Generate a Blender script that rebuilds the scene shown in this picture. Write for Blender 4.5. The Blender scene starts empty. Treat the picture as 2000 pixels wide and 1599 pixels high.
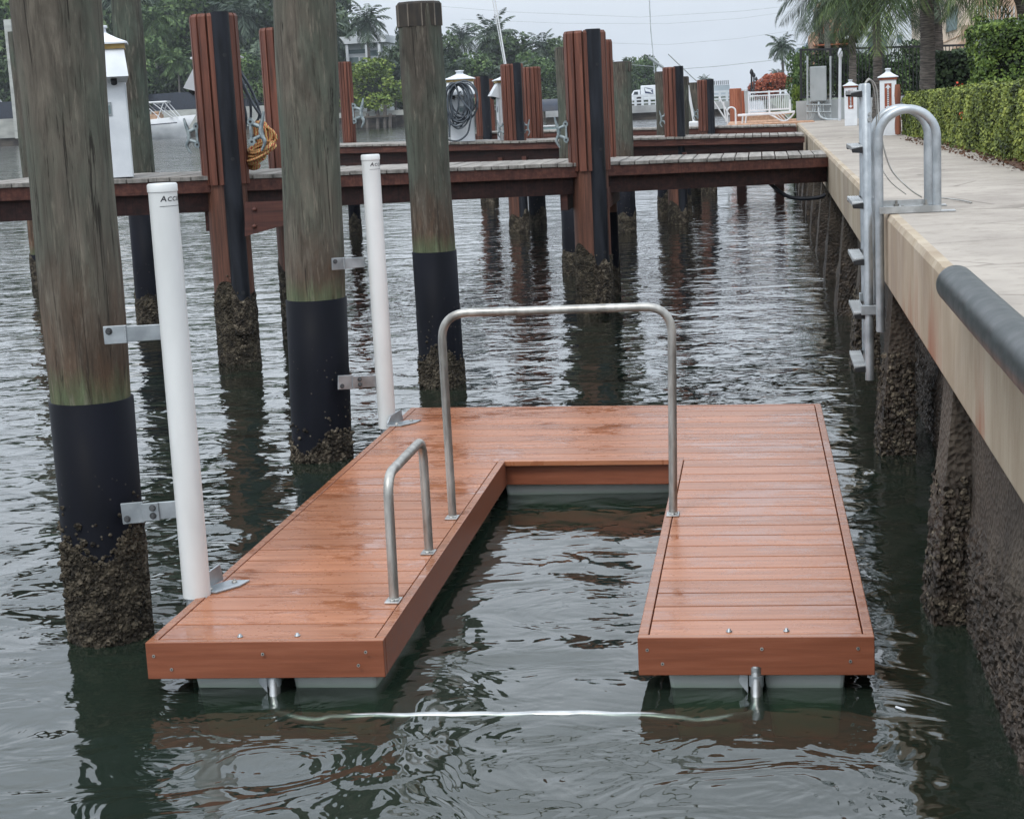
import bpy, math, random
import numpy as np
from mathutils import Vector, Matrix
random.seed(7); rng=np.random.default_rng(11)
S=bpy.context.scene; COL=S.collection
PI=math.pi
# ------------------------------------------------------------ camera
F=3320.7032; YAW,PIT,ROL=0.1513,0.1765,-0.0507; HC=2.085
fw=Vector((-math.sin(YAW)*math.cos(PIT),math.cos(YAW)*math.cos(PIT),-math.sin(PIT)))
r0=Vector((math.cos(YAW),math.sin(YAW),0)); u0=r0.cross(fw)
rt=math.cos(ROL)*r0+math.sin(ROL)*u0; up=-math.sin(ROL)*r0+math.cos(ROL)*u0
cam=bpy.data.cameras.new('camera'); co=bpy.data.objects.new('camera',cam); COL.objects.link(co)
m=Matrix((rt,up,-fw)).transposed().to_4x4(); m.translation=Vector((0,0,HC)); co.matrix_world=m
cam.sensor_width=36; cam.lens=F/2000*36; cam.clip_end=6000; cam.clip_start=.05
S.camera=co
def ray(px,py):
    d=fw*F+rt*(px-1000)-up*(py-799.5); return d/d.y
def P(px,py,Y):            # survey: photograph bearing at a known distance up the canal
    d=ray(px,py)*Y; return Vector((d.x,d.y,d.z+HC))
def W(px,py,z):            # survey: photograph bearing on a level surface
    d=ray(px,py); return P(px,py,(z-HC)/d.z)
# ------------------------------------------------------------ mesh helpers
class MB:
    def __init__(s): s.v=[]; s.f=[]; s.m=[]; s.sm=[]
    def add(s,vs,fs,mi=0,sm=False):
        o=len(s.v); s.v+= [tuple(v) for v in vs]
        for f in fs: s.f.append(tuple(i+o for i in f)); s.m.append(mi); s.sm.append(sm)
    def hexa(s,p,mi=0):    # 8 points: bottom ring 0-3, top ring 4-7
        s.add(p,[(3,2,1,0),(4,5,6,7),(0,1,5,4),(1,2,6,5),(2,3,7,6),(3,0,4,7)],mi)
    def box(s,a,b,mi=0):
        x0,y0,z0=a; x1,y1,z1=b
        s.hexa([(x0,y0,z0),(x1,y0,z0),(x1,y1,z0),(x0,y1,z0),(x0,y0,z1),(x1,y0,z1),(x1,y1,z1),(x0,y1,z1)],mi)
    def bar(s,a,b,w,h,mi=0,upv=(0,0,1)):   # beam from a to b centred
        a=Vector(a); b=Vector(b); d=(b-a).normalized(); u=Vector(upv)
        sd=d.cross(u)
        if sd.length<1e-4: sd=d.cross(Vector((0,1,0)))
        sd.normalize(); u=sd.cross(d)
        p=[]
        for q in (a,b):
            p.append([q-sd*w/2-u*h/2,q+sd*w/2-u*h/2,q+sd*w/2+u*h/2,q-sd*w/2+u*h/2])
        s.add(p[0]+p[1],[(3,2,1,0),(4,5,6,7),(0,1,5,4),(1,2,6,5),(2,3,7,6),(3,0,4,7)],mi)
    def tube(s,pts,r,seg=12,mi=0,cap=True,sm=True):
        pts=[Vector(p) for p in pts]; n=len(pts)
        rs=r if isinstance(r,(list,tuple)) else [r]*n
        t0=(pts[1]-pts[0]).normalized()
        nx=t0.cross(Vector((0,0,1)))
        if nx.length<1e-3: nx=t0.cross(Vector((0,1,0)))
        nx.normalize(); rings=[]; o=[]
        for i,p in enumerate(pts):
            t=(pts[min(i+1,n-1)]-pts[max(i-1,0)])
            if t.length<1e-9: t=t0
            t.normalize()
            nx=(nx-t*nx.dot(t)); nx.normalize(); ny=t.cross(nx)
            for k in range(seg):
                a=2*PI*k/seg; o.append(p+(nx*math.cos(a)+ny*math.sin(a))*rs[i])
        fs=[]
        for i in range(n-1):
            for k in range(seg):
                k2=(k+1)%seg; fs.append((i*seg+k,i*seg+k2,(i+1)*seg+k2,(i+1)*seg+k))
        s.add(o,fs,mi,sm)
        if cap:
            s.add(o[:seg],[tuple(range(seg))[::-1]],mi); s.add(o[-seg:],[tuple(range(seg))],mi)
    def lathe(s,prof,c=(0,0,0),seg=24,mi=0,sm=True,cap=True,rot=0):
        cx,cy,cz=c; o=[]
        for (r,z) in prof:
            for k in range(seg):
                a=2*PI*k/seg+rot; o.append((cx+r*math.cos(a),cy+r*math.sin(a),cz+z))
        fs=[]
        for i in range(len(prof)-1):
            for k in range(seg):
                k2=(k+1)%seg; fs.append((i*seg+k,i*seg+k2,(i+1)*seg+k2,(i+1)*seg+k))
        s.add(o,fs,mi,sm)
        if cap:
            s.add(o[:seg],[tuple(range(seg))[::-1]],mi); s.add(o[-seg:],[tuple(range(seg))],mi)
    def build(s,name,mats,parent=None,world=True,bevel=0,noshadow=False):
        me=bpy.data.meshes.new(name); off=Vector((0,0,0))
        if parent is not None and world:
            q=parent
            while q is not None: off+=q.location; q=q.parent
        me.from_pydata([(a-off.x,b-off.y,c-off.z) for a,b,c in s.v],[],s.f)
        if not isinstance(mats,(list,tuple)): mats=[mats]
        for mm in mats: me.materials.append(mm)
        me.polygons.foreach_set('material_index',s.m); me.polygons.foreach_set('use_smooth',s.sm)
        me.update()
        o=bpy.data.objects.new(name,me); COL.objects.link(o)
        if parent is not None: o.parent=parent
        if bevel:
            b=o.modifiers.new('bevel','BEVEL'); b.width=bevel; b.segments=2; b.limit_method='ANGLE'; b.angle_limit=.6
        return o
def tag(o,label=None,cat=None,group=None,kind=None):
    if label: o['label']=label
    if cat: o['category']=cat
    if group: o['group']=group
    if kind: o['kind']=kind
    return o
def thing(name,loc,label,cat,group=None):
    o=bpy.data.objects.new(name,None); COL.objects.link(o); o.location=Vector(loc); o.empty_display_size=.2
    return tag(o,label,cat,group)
def copy_tree(o,parent=None,loc=None,rz=None,sc=None):
    c=o.copy(); COL.objects.link(c); c.parent=parent
    if loc is not None: c.location=Vector(loc)
    if rz is not None: c.rotation_euler=(0,0,rz)
    if sc is not None: c.scale=(sc,sc,sc) if not isinstance(sc,(tuple,list)) else sc
    for ch in list(o.children): copy_tree(ch,c)
    return c
def arc(c,a,b,t0,t1,n):     # points c + a cos t + b sin t
    c=Vector(c);a=Vector(a);b=Vector(b)
    return [c+a*math.cos(t0+(t1-t0)*i/n)+b*math.sin(t0+(t1-t0)*i/n) for i in range(n+1)]
def fillet(pts,r,n=8):
    pts=[Vector(p) for p in pts]; out=[pts[0]]
    for i in range(1,len(pts)-1):
        a=(pts[i-1]-pts[i]).normalized(); b=(pts[i+1]-pts[i]).normalized()
        for k in range(n+1):
            t=k/n; p0=pts[i]+a*r; p1=pts[i]+b*r
            out.append(p0*(1-t)**2+pts[i]*2*t*(1-t)+p1*t*t)
    out.append(pts[-1]); return out
def sm_curve(ps,n=8):
    ps=[Vector(p) for p in ps]; out=[]
    for i in range(len(ps)-1):
        a=ps[max(i-1,0)];b=ps[i];c_=ps[i+1];d=ps[min(i+2,len(ps)-1)]
        for k in range(n):
            t=k/n; out.append(.5*((2*b)+(c_-a)*t+(2*a-5*b+4*c_-d)*t*t+(3*b-a-3*c_+d)*t**3))
    out.append(ps[-1]); return out
# ------------------------------------------------------------ materials
def srgb(r,g,b):
    f=lambda c:(c/255/12.92 if c/255<=.04045 else ((c/255+.055)/1.055)**2.4)
    return (f(r),f(g),f(b),1)
class G:
    def __init__(s,name):
        s.m=bpy.data.materials.new(name); s.m.use_nodes=True; s.t=s.m.node_tree; s.t.nodes.clear()
        s.out=s.n('ShaderNodeOutputMaterial'); s.tc=s.n('ShaderNodeTexCoord')
    def n(s,typ,**k):
        x=s.t.nodes.new(typ)
        for a,b in k.items(): setattr(x,a,b)
        return x
    def l(s,a,b): s.t.links.new(a,b)
    def coord(s,scale=(1,1,1),loc=(0,0,0),rnd=False,src='Object'):
        mp=s.n('ShaderNodeMapping'); mp.inputs['Scale'].default_value=scale; mp.inputs['Location'].default_value=loc
        s.l(s.tc.outputs[src],mp.inputs['Vector'])
        if rnd:
            oi=s.n('ShaderNodeObjectInfo'); mu=s.n('ShaderNodeMath',operation='MULTIPLY'); mu.inputs[1].default_value=40
            s.l(oi.outputs['Random'],mu.inputs[0]); s.l(mu.outputs[0],mp.inputs['Location'])
        return mp.outputs[0]
    def noise(s,co,scale=5,detail=6,rough=.55,dist=0):
        x=s.n('ShaderNodeTexNoise'); x.inputs['Scale'].default_value=scale; x.inputs['Detail'].default_value=detail
        x.inputs['Roughness'].default_value=rough; x.inputs['Distortion'].default_value=dist
        s.l(co,x.inputs['Vector']); return x.outputs['Fac']
    def vor(s,co,scale=20,feat='F1',out='Distance'):
        x=s.n('ShaderNodeTexVoronoi'); x.feature=feat; x.inputs['Scale'].default_value=scale
        s.l(co,x.inputs['Vector']); return x.outputs[out]
    def ramp(s,fac,stops,interp='LINEAR'):
        x=s.n('ShaderNodeValToRGB'); x.color_ramp.interpolation=interp; e=x.color_ramp.elements
        while len(e)<len(stops): e.new(.5)
        for i,(p,c) in enumerate(stops):
            e[i].position=p; e[i].color=c if not isinstance(c,(int,float)) else (c,c,c,1)
        s.l(fac,x.inputs[0]); return x.outputs[0]
    def mix(s,fac,a,b,mode='MIX'):
        x=s.n('ShaderNodeMix',data_type='RGBA',blend_type=mode)
        for q,i in ((fac,0),(a,6),(b,7)):
            if hasattr(q,'is_linked') or isinstance(q,bpy.types.NodeSocket): s.l(q,x.inputs[i])
            else: x.inputs[i].default_value=q
        return x.outputs[2]
    def math(s,op,a,b=0,c=0,clamp=False):
        x=s.n('ShaderNodeMath',operation=op); x.use_clamp=clamp
        for i,q in enumerate((a,b,c)):
            if isinstance(q,bpy.types.NodeSocket): s.l(q,x.inputs[i])
            else: x.inputs[i].default_value=q
        return x.outputs[0]
    def z(s,src='Object',ax='Z'):
        x=s.n('ShaderNodeSeparateXYZ'); s.l(s.tc.outputs[src],x.inputs[0]); return x.outputs[ax]
    def mr(s,v,a,b,c=0,d=1):
        x=s.n('ShaderNodeMapRange'); x.inputs[1].default_value=a; x.inputs[2].default_value=b; x.inputs[3].default_value=c; x.inputs[4].default_value=d
        s.l(v,x.inputs[0]); return x.outputs[0]
    def bump(s,h,st=.3,dist=.01,normal=None):
        x=s.n('ShaderNodeBump'); x.inputs['Strength'].default_value=st; x.inputs['Distance'].default_value=dist
        s.l(h,x.inputs['Height'])
        if normal is not None: s.l(normal,x.inputs['Normal'])
        return x.outputs[0]
    def pbr(s,col,rough=.6,metal=0,normal=None,spec=.5,coat=0,tl=None):
        b=s.n('ShaderNodeBsdfPrincipled')
        for q,k in ((col,'Base Color'),(rough,'Roughness'),(metal,'Metallic'),(spec,'Specular IOR Level'),(coat,'Coat Weight')):
            if isinstance(q,bpy.types.NodeSocket): s.l(q,b.inputs[k])
            else: b.inputs[k].default_value=q
        if normal is not None: s.l(normal,b.inputs['Normal'])
        s.l(b.outputs[0],s.out.inputs[0]); s.b=b; return s.m
def simple(name,c1,c2,scale=6,stretch=(1,1,1),rough=(.5,.7),bump=.1,bs=30,bd=.004,metal=0,detail=6,lo=.35,hi=.65,spec=.5,rnd=True):
    g=G(name); co=g.coord(stretch,rnd=rnd); n=g.noise(co,scale,detail)
    col=g.ramp(n,[(lo,c1),(hi,c2)]); ro=g.mr(n,.3,.7,rough[0],rough[1])
    nb=g.noise(co,bs,4)
    return g.pbr(col,ro,metal,g.bump(nb,bump,bd),spec)
c=lambda r,g,b:srgb(r,g,b)
M={}
# wooden piling, weathered: zsl = sleeve top (algae above it), zbr = how high the brown lower zone reaches
def pile_wood(name,zsl,zbr,green=.5,dark=1.0):
    g=G(name); co=g.coord((6,6,1.3)); n=g.noise(co,1.3,10,.62,1.6); co2=g.coord((1,1,.35)); n2=g.noise(co2,3.2,5)
    fine=g.noise(g.coord((38,38,1.2)),1.5,6,.7,.3)
    k=dark
    base=g.ramp(n,[(.28,c(74*k,69*k,62*k)),(.5,c(98*k,92*k,83*k)),(.74,c(122*k,115*k,104*k))])
    base=g.mix(g.ramp(n2,[(.5-.1*green,0),(.75-.1*green,1)]),base,g.ramp(n,[(.3,c(64,72,64)),(.7,c(98,110,98))]))
    z=g.z(); zz=g.math('ADD',z,g.math('MULTIPLY',n,.7))
    br=g.mr(zz,zbr+.5,zbr-.1)
    brc=g.ramp(g.noise(co,2.2,8,.7),[(.3,c(58,47,40)),(.5,c(88,70,57)),(.68,c(124,98,80))])
    base=g.mix(br,base,brc)
    al=g.mr(g.math('ADD',z,g.math('MULTIPLY',n,-.22)),zsl+.03,zsl-.09)
    base=g.mix(g.math('MULTIPLY',al,.62),base,g.ramp(n,[(.3,c(62,80,58)),(.7,c(116,134,100))]))
    base=g.mix(g.ramp(fine,[(.36,.6),(.44,0)]),base,c(44,40,35))
    crk=g.noise(g.coord((20,20,.7)),1.15,5,.75,.8)
    base=g.mix(g.ramp(crk,[(.36,.85),(.405,0)]),base,c(34,31,28)); base=g.mix(g.ramp(g.noise(g.coord((26,26,3)),1.6,5,.7),[(.56,0),(.7,.45)]),base,c(150,142,128))
    knots=g.vor(g.coord((2.2,2.2,1.1),rnd=True),1.7); kk=g.ramp(knots,[(.05,.8),(.12,0)])
    base=g.mix(kk,base,c(40,34,30))
    h=g.math('ADD',n,g.math('MULTIPLY',g.math('ADD',fine,crk),.8))
    return g.pbr(base,.85,0,g.bump(h,1.0,.014),.25)
def sleeve_mat():
    g=G('black_plastic_sleeve'); n=g.noise(g.coord((3,3,1),rnd=True),2,5)
    sp=g.vor(g.coord((1,1,1),rnd=True),24); spn=g.noise(g.coord(),1.5,2)
    msk=g.math('MULTIPLY',g.ramp(sp,[(.08,1),(.13,0)]),g.mr(g.z(),.75,.25))
    col=g.mix(msk,g.ramp(n,[(.3,c(11,13,19)),(.7,c(20,22,30))]),c(120,112,98))
    return g.pbr(col,g.mr(n,.3,.7,.45,.65),0,g.bump(n,.08,.01),.08)
M['sleeve']=sleeve_mat()
def barn_mat(name,a,b,d):
    g=G(name); v=g.vor(g.coord(rnd=True),60); n=g.noise(g.coord(rnd=True),14,6,.7); isl=g.n('ShaderNodeNewGeometry').outputs['Random Per Island']
    col=g.ramp(n,[(.33,a),(.5,b),(.68,d)]); col=g.mix(g.ramp(isl,[(.55,0),(1,.55)]),col,d)
    return g.pbr(col,.9,0,g.bump(g.math('ADD',v,n),1,.02),.3)
M['barn']=barn_mat('barnacle_crust',c(30,27,23),c(62,56,47),c(110,101,86))
M['barn_dark']=barn_mat('wet_oyster_crust',c(24,22,19),c(58,51,43),c(132,122,106))
def stained(name,a,b,e,rough=.6,st=(14,14,.7)):
    g=G(name); co=g.coord(st,rnd=True); n=g.noise(co,1.4,8,.65,.3); f=g.noise(g.coord((40,40,1.5),rnd=True),1.3,5,.7)
    col=g.ramp(n,[(.3,a),(.5,b),(.72,e)]); col=g.mix(g.ramp(f,[(.36,.55),(.48,0)]),col,a)
    return g.pbr(col,rough,0,g.bump(g.math('ADD',n,f),.4,.006),.35)
M['redwood']=stained('red_stained_wood',c(64,38,31),c(102,61,48),c(132,83,66))
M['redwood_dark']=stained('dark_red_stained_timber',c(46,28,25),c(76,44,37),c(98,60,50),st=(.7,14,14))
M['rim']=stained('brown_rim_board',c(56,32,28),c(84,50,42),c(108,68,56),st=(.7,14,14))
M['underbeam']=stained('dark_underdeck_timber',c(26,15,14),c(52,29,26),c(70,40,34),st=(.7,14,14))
M['pilebrown']=stained('brown_timber_below_deck',c(54,38,32),c(92,60,48),c(120,80,64))
M['greydeck']=stained('grey_weathered_decking',c(100,96,91),c(140,135,129),c(168,163,156),.8,(9,.7,9))
M['tandeck']=stained('tan_decking',c(150,112,88),c(182,142,114),c(206,170,142),.8,(9,.7,9))
M['pipe']=simple('black_fender_pipe',c(20,22,27),c(38,41,48),4,(4,4,.6),(.38,.6),.08,spec=.2)
M['rubber']=simple('black_rubber_bumper',c(16,24,24),c(30,40,40),5,(2,2,2),(.28,.45),.12,120,spec=.4)
M['galv']=simple('galvanised_steel',c(146,152,156),c(180,186,190),9,(1,1,1),(.28,.5),.08,90,metal=.65)
M['alu']=simple('brushed_aluminium',c(164,166,166),c(206,208,208),9,(1,1,1),(.3,.45),.05,140,.002,metal=.9)
M['alu_dull']=simple('dull_aluminium',c(142,140,135),c(188,187,182),7,(3,3,.8),(.32,.5),.08,140,.002,metal=.7)
M['cleat']=simple('galvanised_cleat_metal',c(110,122,126),c(160,170,172),20,(1,1,1),(.4,.6),.1,80,metal=.5)
M['pvc']=simple('white_pvc',c(205,207,206),c(226,228,227),3,(1,1,.4),(.3,.42),.03,60)
M['white']=simple('white_powder_coat',c(202,207,212),c(224,228,232),3,(1,1,1),(.35,.5),.03,60)
M['white_boat']=simple('white_gelcoat',c(205,208,210),c(226,228,230),1,(1,1,1),(.15,.3),.02)
M['trimgold']=simple('gold_trim',c(140,112,60),c(176,150,92),10)
M['trimrust']=simple('rust_brown_trim',c(120,58,36),c(150,80,54),10)
M['black']=simple('black_paint',c(18,19,22),c(30,32,36),10)
M['dark']=simple('dark_navy_canvas',c(30,36,48),c(46,54,68),5)
M['glassdark']=simple('dark_window_glass',c(44,52,58),c(74,84,90),1,rough=(.08,.15),bump=0)
M['glassgrey']=simple('grey_window_glass',c(86,104,108),c(128,146,148),.6,rough=(.08,.15),bump=0)
M['grey']=simple('grey_enamel',c(138,146,148),c(168,174,176),2,(1,1,.5),(.35,.5),.05)
M['boltdark']=simple('weathered_dark_bolt',c(60,62,64),c(96,98,100),20,metal=.4)
M['ink']=simple('dark_ink',c(24,26,30),c(40,42,48),10)
M['lightgrey']=simple('light_grey_plastic',c(160,168,172),c(190,196,200),4)
M['tanseat']=simple('tan_vinyl',c(150,120,96),c(180,148,120),4)
# ============================================================ floating dock
def comp_mat(name,k=1.0,wet=True):
    g=G(name); co=g.coord((.9,16,16)); n=g.noise(co,2.2,7,.62); fi=g.noise(g.coord((6,90,90)),1.2,4)
    isl=g.n('ShaderNodeNewGeometry').outputs['Random Per Island']
    rk=1.0 if wet else .90
    col=g.ramp(n,[(.3,c(144*k,90*k*rk,60*k*rk)),(.55,c(166*k,108*k*rk,76*k*rk)),(.75,c(184*k,127*k*rk,94*k*rk))])
    hs=g.n('ShaderNodeHueSaturation'); g.l(g.mr(isl,0,1,.82,1.1),hs.inputs['Value']); g.l(col,hs.inputs['Color']); col=hs.outputs[0]
    if wet:
        w=g.noise(g.coord((1.5,2.6,1)),1.1,6,.62,.6); w2=g.noise(g.coord((7,16,1)),1.0,5,.6,.9)
        ww=g.math('ADD',g.math('MULTIPLY',w,.62),g.math('MULTIPLY',w2,.38))
        msk=g.ramp(ww,[(.50,0),(.58,1)])
        dr=g.vor(g.coord((26,40,1)),1.0); drop=g.math('MULTIPLY',g.ramp(dr,[(.12,1),(.2,0)]),g.ramp(g.noise(g.coord((3,3,1)),1.3,3),[(.48,0),(.56,1)]))
        msk=g.math('MAXIMUM',msk,drop)
        col=g.mix(g.math('MULTIPLY',msk,.34),col,c(118*k,64*k,42*k))
        ro=g.mr(msk,0,1,.30,.08)
        nb=g.bump(g.math('MULTIPLY',fi,.5),.12,.003); nb=g.bump(g.math('MULTIPLY',msk,g.math('ADD',.7,g.math('MULTIPLY',w2,.8))),.16,.003,nb)
        return g.pbr(col,ro,0,nb,.5)
    return g.pbr(col,g.mr(n,.3,.7,.42,.55),0,g.bump(fi,.15,.003),.4)
M['deckboard']=comp_mat('wet_composite_decking'); M['fascia']=comp_mat('composite_fascia_board',.86,False)
M['deckrim']=comp_mat('composite_edge_board',.95,True)
ZD=.21
FL,FIL,FIR,FR=[W(*p,ZD) for p in ((283,1255),(748,1250),(1245,1245),(1708,1243))]
BR,BL,NL,NR=[W(*p,ZD) for p in ((1603,788),(803,796),(988,897),(1322,895))]
dock=thing('floating_dock',(FL+BR)/2*Vector((1,1,0)) if False else ((FL.x+BR.x)/2,(FL.y+BR.y)/2,0),'U-shaped floating dock with wet reddish-brown composite boards and open kayak slot','floating dock')
T=.036
def fasc(a,b,inward,zt=ZD,zb=.07):
    a=Vector(a);b=Vector(b); d=(b-a).normalized(); nrm=Vector((-d.y,d.x,0))
    if nrm.dot(inward)<0: nrm=-nrm
    mb=MB(); q=[a,b,b+nrm*T,a+nrm*T]
    if (q[1]-q[0]).cross(q[2]-q[1]).z<0: q=q[::-1]
    mb.hexa([(p.x,p.y,zb) for p in q]+[(p.x,p.y,zt) for p in q])
    o=mb.build('fascia_board',[M['fascia'],M['deckrim']],dock,bevel=.003)
    for p in o.data.polygons:
        if p.normal.z>.5: p.material_index=1
    return o
X_=Vector((1,0,0)); Y_=Vector((0,1,0))
f_fl=fasc(FL,FIL,Y_); f_fr=fasc(FIR,FR,Y_)
e=T*1.05
fasc(FL+Y_*e,BL-Y_*e,X_); fasc(FR+Y_*e,BR-Y_*e,-X_); fasc(BL,BR,-Y_)
fasc(FIL+Y_*e,NL+Y_*0,-X_); fasc(FIR+Y_*e,NR,X_); fasc(NL-X_*T,NR+X_*T,Y_)
def lerp(a,b,t): return a+(b-a)*t
mb=MB(); NB=26; g_=.0055; ins=T+.004
for i in range(NB):
    yF=FL.y+ins; yB=BL.y-ins
    t0=(i)/NB; t1=(i+1)/NB
    def edges(t):
        Lx=lerp(FL,BL,t)+X_*ins; Rx=lerp(FR,BR,t)-X_*ins
        ly=lerp(FL.y+ins,BL.y-ins,t); ry=lerp(FR.y+ins,BR.y-ins,t)
        Lx.y=ly; Rx.y=ry; return Lx,Rx
    def at_x(a,b,x): s=(x-a.x)/(b.x-a.x); return Vector((x,a.y+(b.y-a.y)*s,0))
    def slab(a0,b0,a1,b1):
        q=[(a0.x,a0.y+g_),(b0.x,b0.y+g_),(b1.x,b1.y-g_),(a1.x,a1.y-g_)]
        mb.hexa([(x,y,ZD-.028) for x,y in q]+[(x,y,ZD-.001) for x,y in q])
    a0,b0=edges(t0); a1,b1=edges(t1)
    tn=(NL.y-FIL.y)/(BL.y-FL.y)
    if t1<=tn+.012:
        def inn(t): 
            s=min(1,t/tn); return lerp(FIL,NL,s)-X_*ins, lerp(FIR,NR,s)+X_*ins
        i0,j0=inn(t0); i1,j1=inn(t1)
        slab(a0,at_x(a0,b0,i0.x),a1,at_x(a1,b1,i1.x)); slab(at_x(a0,b0,j0.x),b0,at_x(a1,b1,j1.x),b1)
    else: slab(a0,b0,a1,b1)
mb.build('decking',M['deckboard'],dock,bevel=.0025)
# solid dark panels in place of joists, added so deck gaps look shaded
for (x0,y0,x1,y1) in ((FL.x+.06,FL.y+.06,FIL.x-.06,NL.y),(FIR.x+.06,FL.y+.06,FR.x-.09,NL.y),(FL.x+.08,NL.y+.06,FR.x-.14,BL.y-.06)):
    mb=MB(); mb.box((x0,y0,.09),(x1,y1,ZD-.04)); mb.build('gap_shade_backing',M['underbeam'],dock)
# floats
gfl=G('float_plastic'); nn=gfl.noise(gfl.coord((1,1,1)),4,5); zz=gfl.z()
colf=gfl.mix(gfl.mr(gfl.math('ADD',zz,gfl.math('MULTIPLY',nn,.02)),.035,.0),c(214,220,216),c(160,182,160))
M['float']=gfl.pbr(colf,.55,0,gfl.bump(nn,.1,.01))
def float_box(x0,y0,x1,y1):
    mb=MB(); w=.03
    lo=[(x0+w,y0+w,-.20),(x1-w,y0+w,-.20),(x1-w,y1-w,-.20),(x0+w,y1-w,-.20)]; hi=[(x0,y0,.068),(x1,y0,.068),(x1,y1,.068),(x0,y1,.068)]
    mb.hexa(lo+hi); return mb.build('float',M['float'],dock,bevel=.015)
fy=FL.y+.10
def fx(px): return W(px,1338,.045).x
float_box(fx(362),fy,fx(528),fy+.9); float_box(fx(556),fy,fx(726),fy+.9)
float_box(fx(1302),fy,fx(1462),fy+.9); float_box(fx(1492),fy,fx(1655),fy+.9)
for k in (1,2):
    float_box(FL.x+.15,fy+k*1.0,FIL.x-.08,fy+k*1.0+.9); float_box(FIR.x+.08,fy+k*1.0,FR.x-.15,fy+k*1.0+.9)
float_box(FL.x+.2,NL.y+.05,NL.x-.1,BL.y-.12); float_box(NL.x-.02,NL.y+.05,NR.x+.02,BL.y-.12); float_box(NR.x+.08,NL.y+.05,BR.x-.15,BL.y-.12)
# screws on the fascia, bolts on the deck
def screw(p,nv,r=.006):
    mb=MB(); a=Vector(p); mb.tube([a-nv*.002,a+nv*.0015],r,10); mb.tube([a+nv*.0016,a+nv*.0022],r*.5,6,1)
    return mb.build('screw',[M['alu_dull'],M['black']],dock)
for px,py in ((300,1281),(335,1307),(513,1277),(714,1273),(700,1299),(1264,1269),(1294,1296),(1488,1267),(1676,1266),(1661,1291)):
    q=P(px,py,FL.y-.001); yy=FL.y if px<900 else FIR.y; q=P(px,py,yy-.001); screw(q,Vector((0,-1,0)))
for px,py in ((469,1243),(581,1241),(1424,1233),(1536,1232)):
    q=W(px,py,ZD); mb=MB(); mb.lathe([(.011,0),(.011,.003),(.006,.004),(.006,.010),(.004,.011)],(q.x,q.y,ZD),10); mb.build('bolt',M['galv'],dock)
# grab rails
def plate(parent,x,y,ang=0,w=.058,l=.075):
    mb=MB(); mb.box((x-w/2,y-l/2-.012,ZD),(x+w/2,y+l/2-.012,ZD+.007)); o=mb.build('mounting_plate',M['alu'],parent,bevel=.002)
    mb=MB(); mb.lathe([(.010,0),(.010,.006),(.005,.007)],(x,y-l/2+.005,ZD+.007),8); mb.lathe([(.024,0),(.018,.006)],(x,y,ZD+.007),16)
    mb.build('bolt',M['alu_dull'],parent)
a=W(885,1008,ZD); b=W(1316,1006,ZD)
b.y=a.y=(a.y+b.y)/2; a.x=P(884,1008,a.y).x; b.x=P(1315,1008,a.y).x
ztop=P(1085,605,a.y).z
R_=.0195
xl=P(866,700,a.y).x*.5+a.x*.5; 
pts=fillet([a+Vector((0,0,0)),Vector((P(860,605,a.y).x,a.y,ztop)),Vector((P(1312,603,a.y).x,b.y,ztop)),b],.13,10)
mb=MB(); mb.tube(pts,R_,20); rail=mb.build('grab_rail',M['alu_dull'],dock)
rail['label']='tall wide grab rail spanning the kayak slot'
plate(rail,a.x,a.y); plate(rail,b.x,b.y)
p0=W(770,1172,ZD); p1=W(838,1078,ZD)
z0=P(757,925,p0.y).z; z1=P(822,880,p1.y).z
zt=(P(770,905,p0.y).z+z1)/2
pts=fillet([p0,Vector((P(755,925,p0.y).x,p0.y+.01,zt)),Vector((P(826,880,p1.y).x,p1.y,zt)),p1],.10,10)
mb=MB(); mb.tube(pts,R_,20); rail2=mb.build('grab_rail',M['alu_dull'],dock)
rail2['label']='short low grab rail on the left arm'
plate(rail2,p0.x,p0.y); plate(rail2,p1.x,p1.y)
# submerged entry pipe
q1=Vector((W(533,1325,.06).x,FL.y+.05,.1)); q2=Vector((W(1477,1325,.06).x,FL.y+.05,.1))
yb=W(1000,1398,-.01).y
pts=sm_curve([q1,Vector((q1.x+.01,q1.y-.05,-.045)),Vector((q1.x+.09,yb+.03,-.026))]+[Vector((lerp(q1.x+.2,q2.x-.2,i/24),yb-.01*math.sin(i*.26)+.004*math.sin(i*1.9),-.0095+.0015*math.sin(i*.9)-.022*(abs(i-12)/12)**5)) for i in range(25)]+[Vector((q2.x-.09,yb+.03,-.026)),Vector((q2.x-.01,q2.y-.05,-.045)),q2],5)
mb=MB(); mb.tube(pts,.0165,14); mb.tube([q1-Vector((0,0,.10)),q1],.021,16); mb.tube([q2-Vector((0,0,.12)),q2],.021,16); gp=mb.build('entry_pipe',M['alu'],dock)
for q in (q1,q2):
    mb=MB(); mb.lathe([(.026,.03),(.026,.069)],(q.x,q.y,0),16);
    mb.hexa([(q.x-.06,q.y+.0,.04),(q.x-.03,q.y,.0),(q.x-.03,q.y+.02,.0),(q.x-.06,q.y+.02,.04),(q.x-.06,q.y,.069),(q.x-.029,q.y,.069),(q.x-.029,q.y+.02,.069),(q.x-.06,q.y+.02,.069)])
    mb.build('pipe_bracket',M['galv'],gp)
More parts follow.
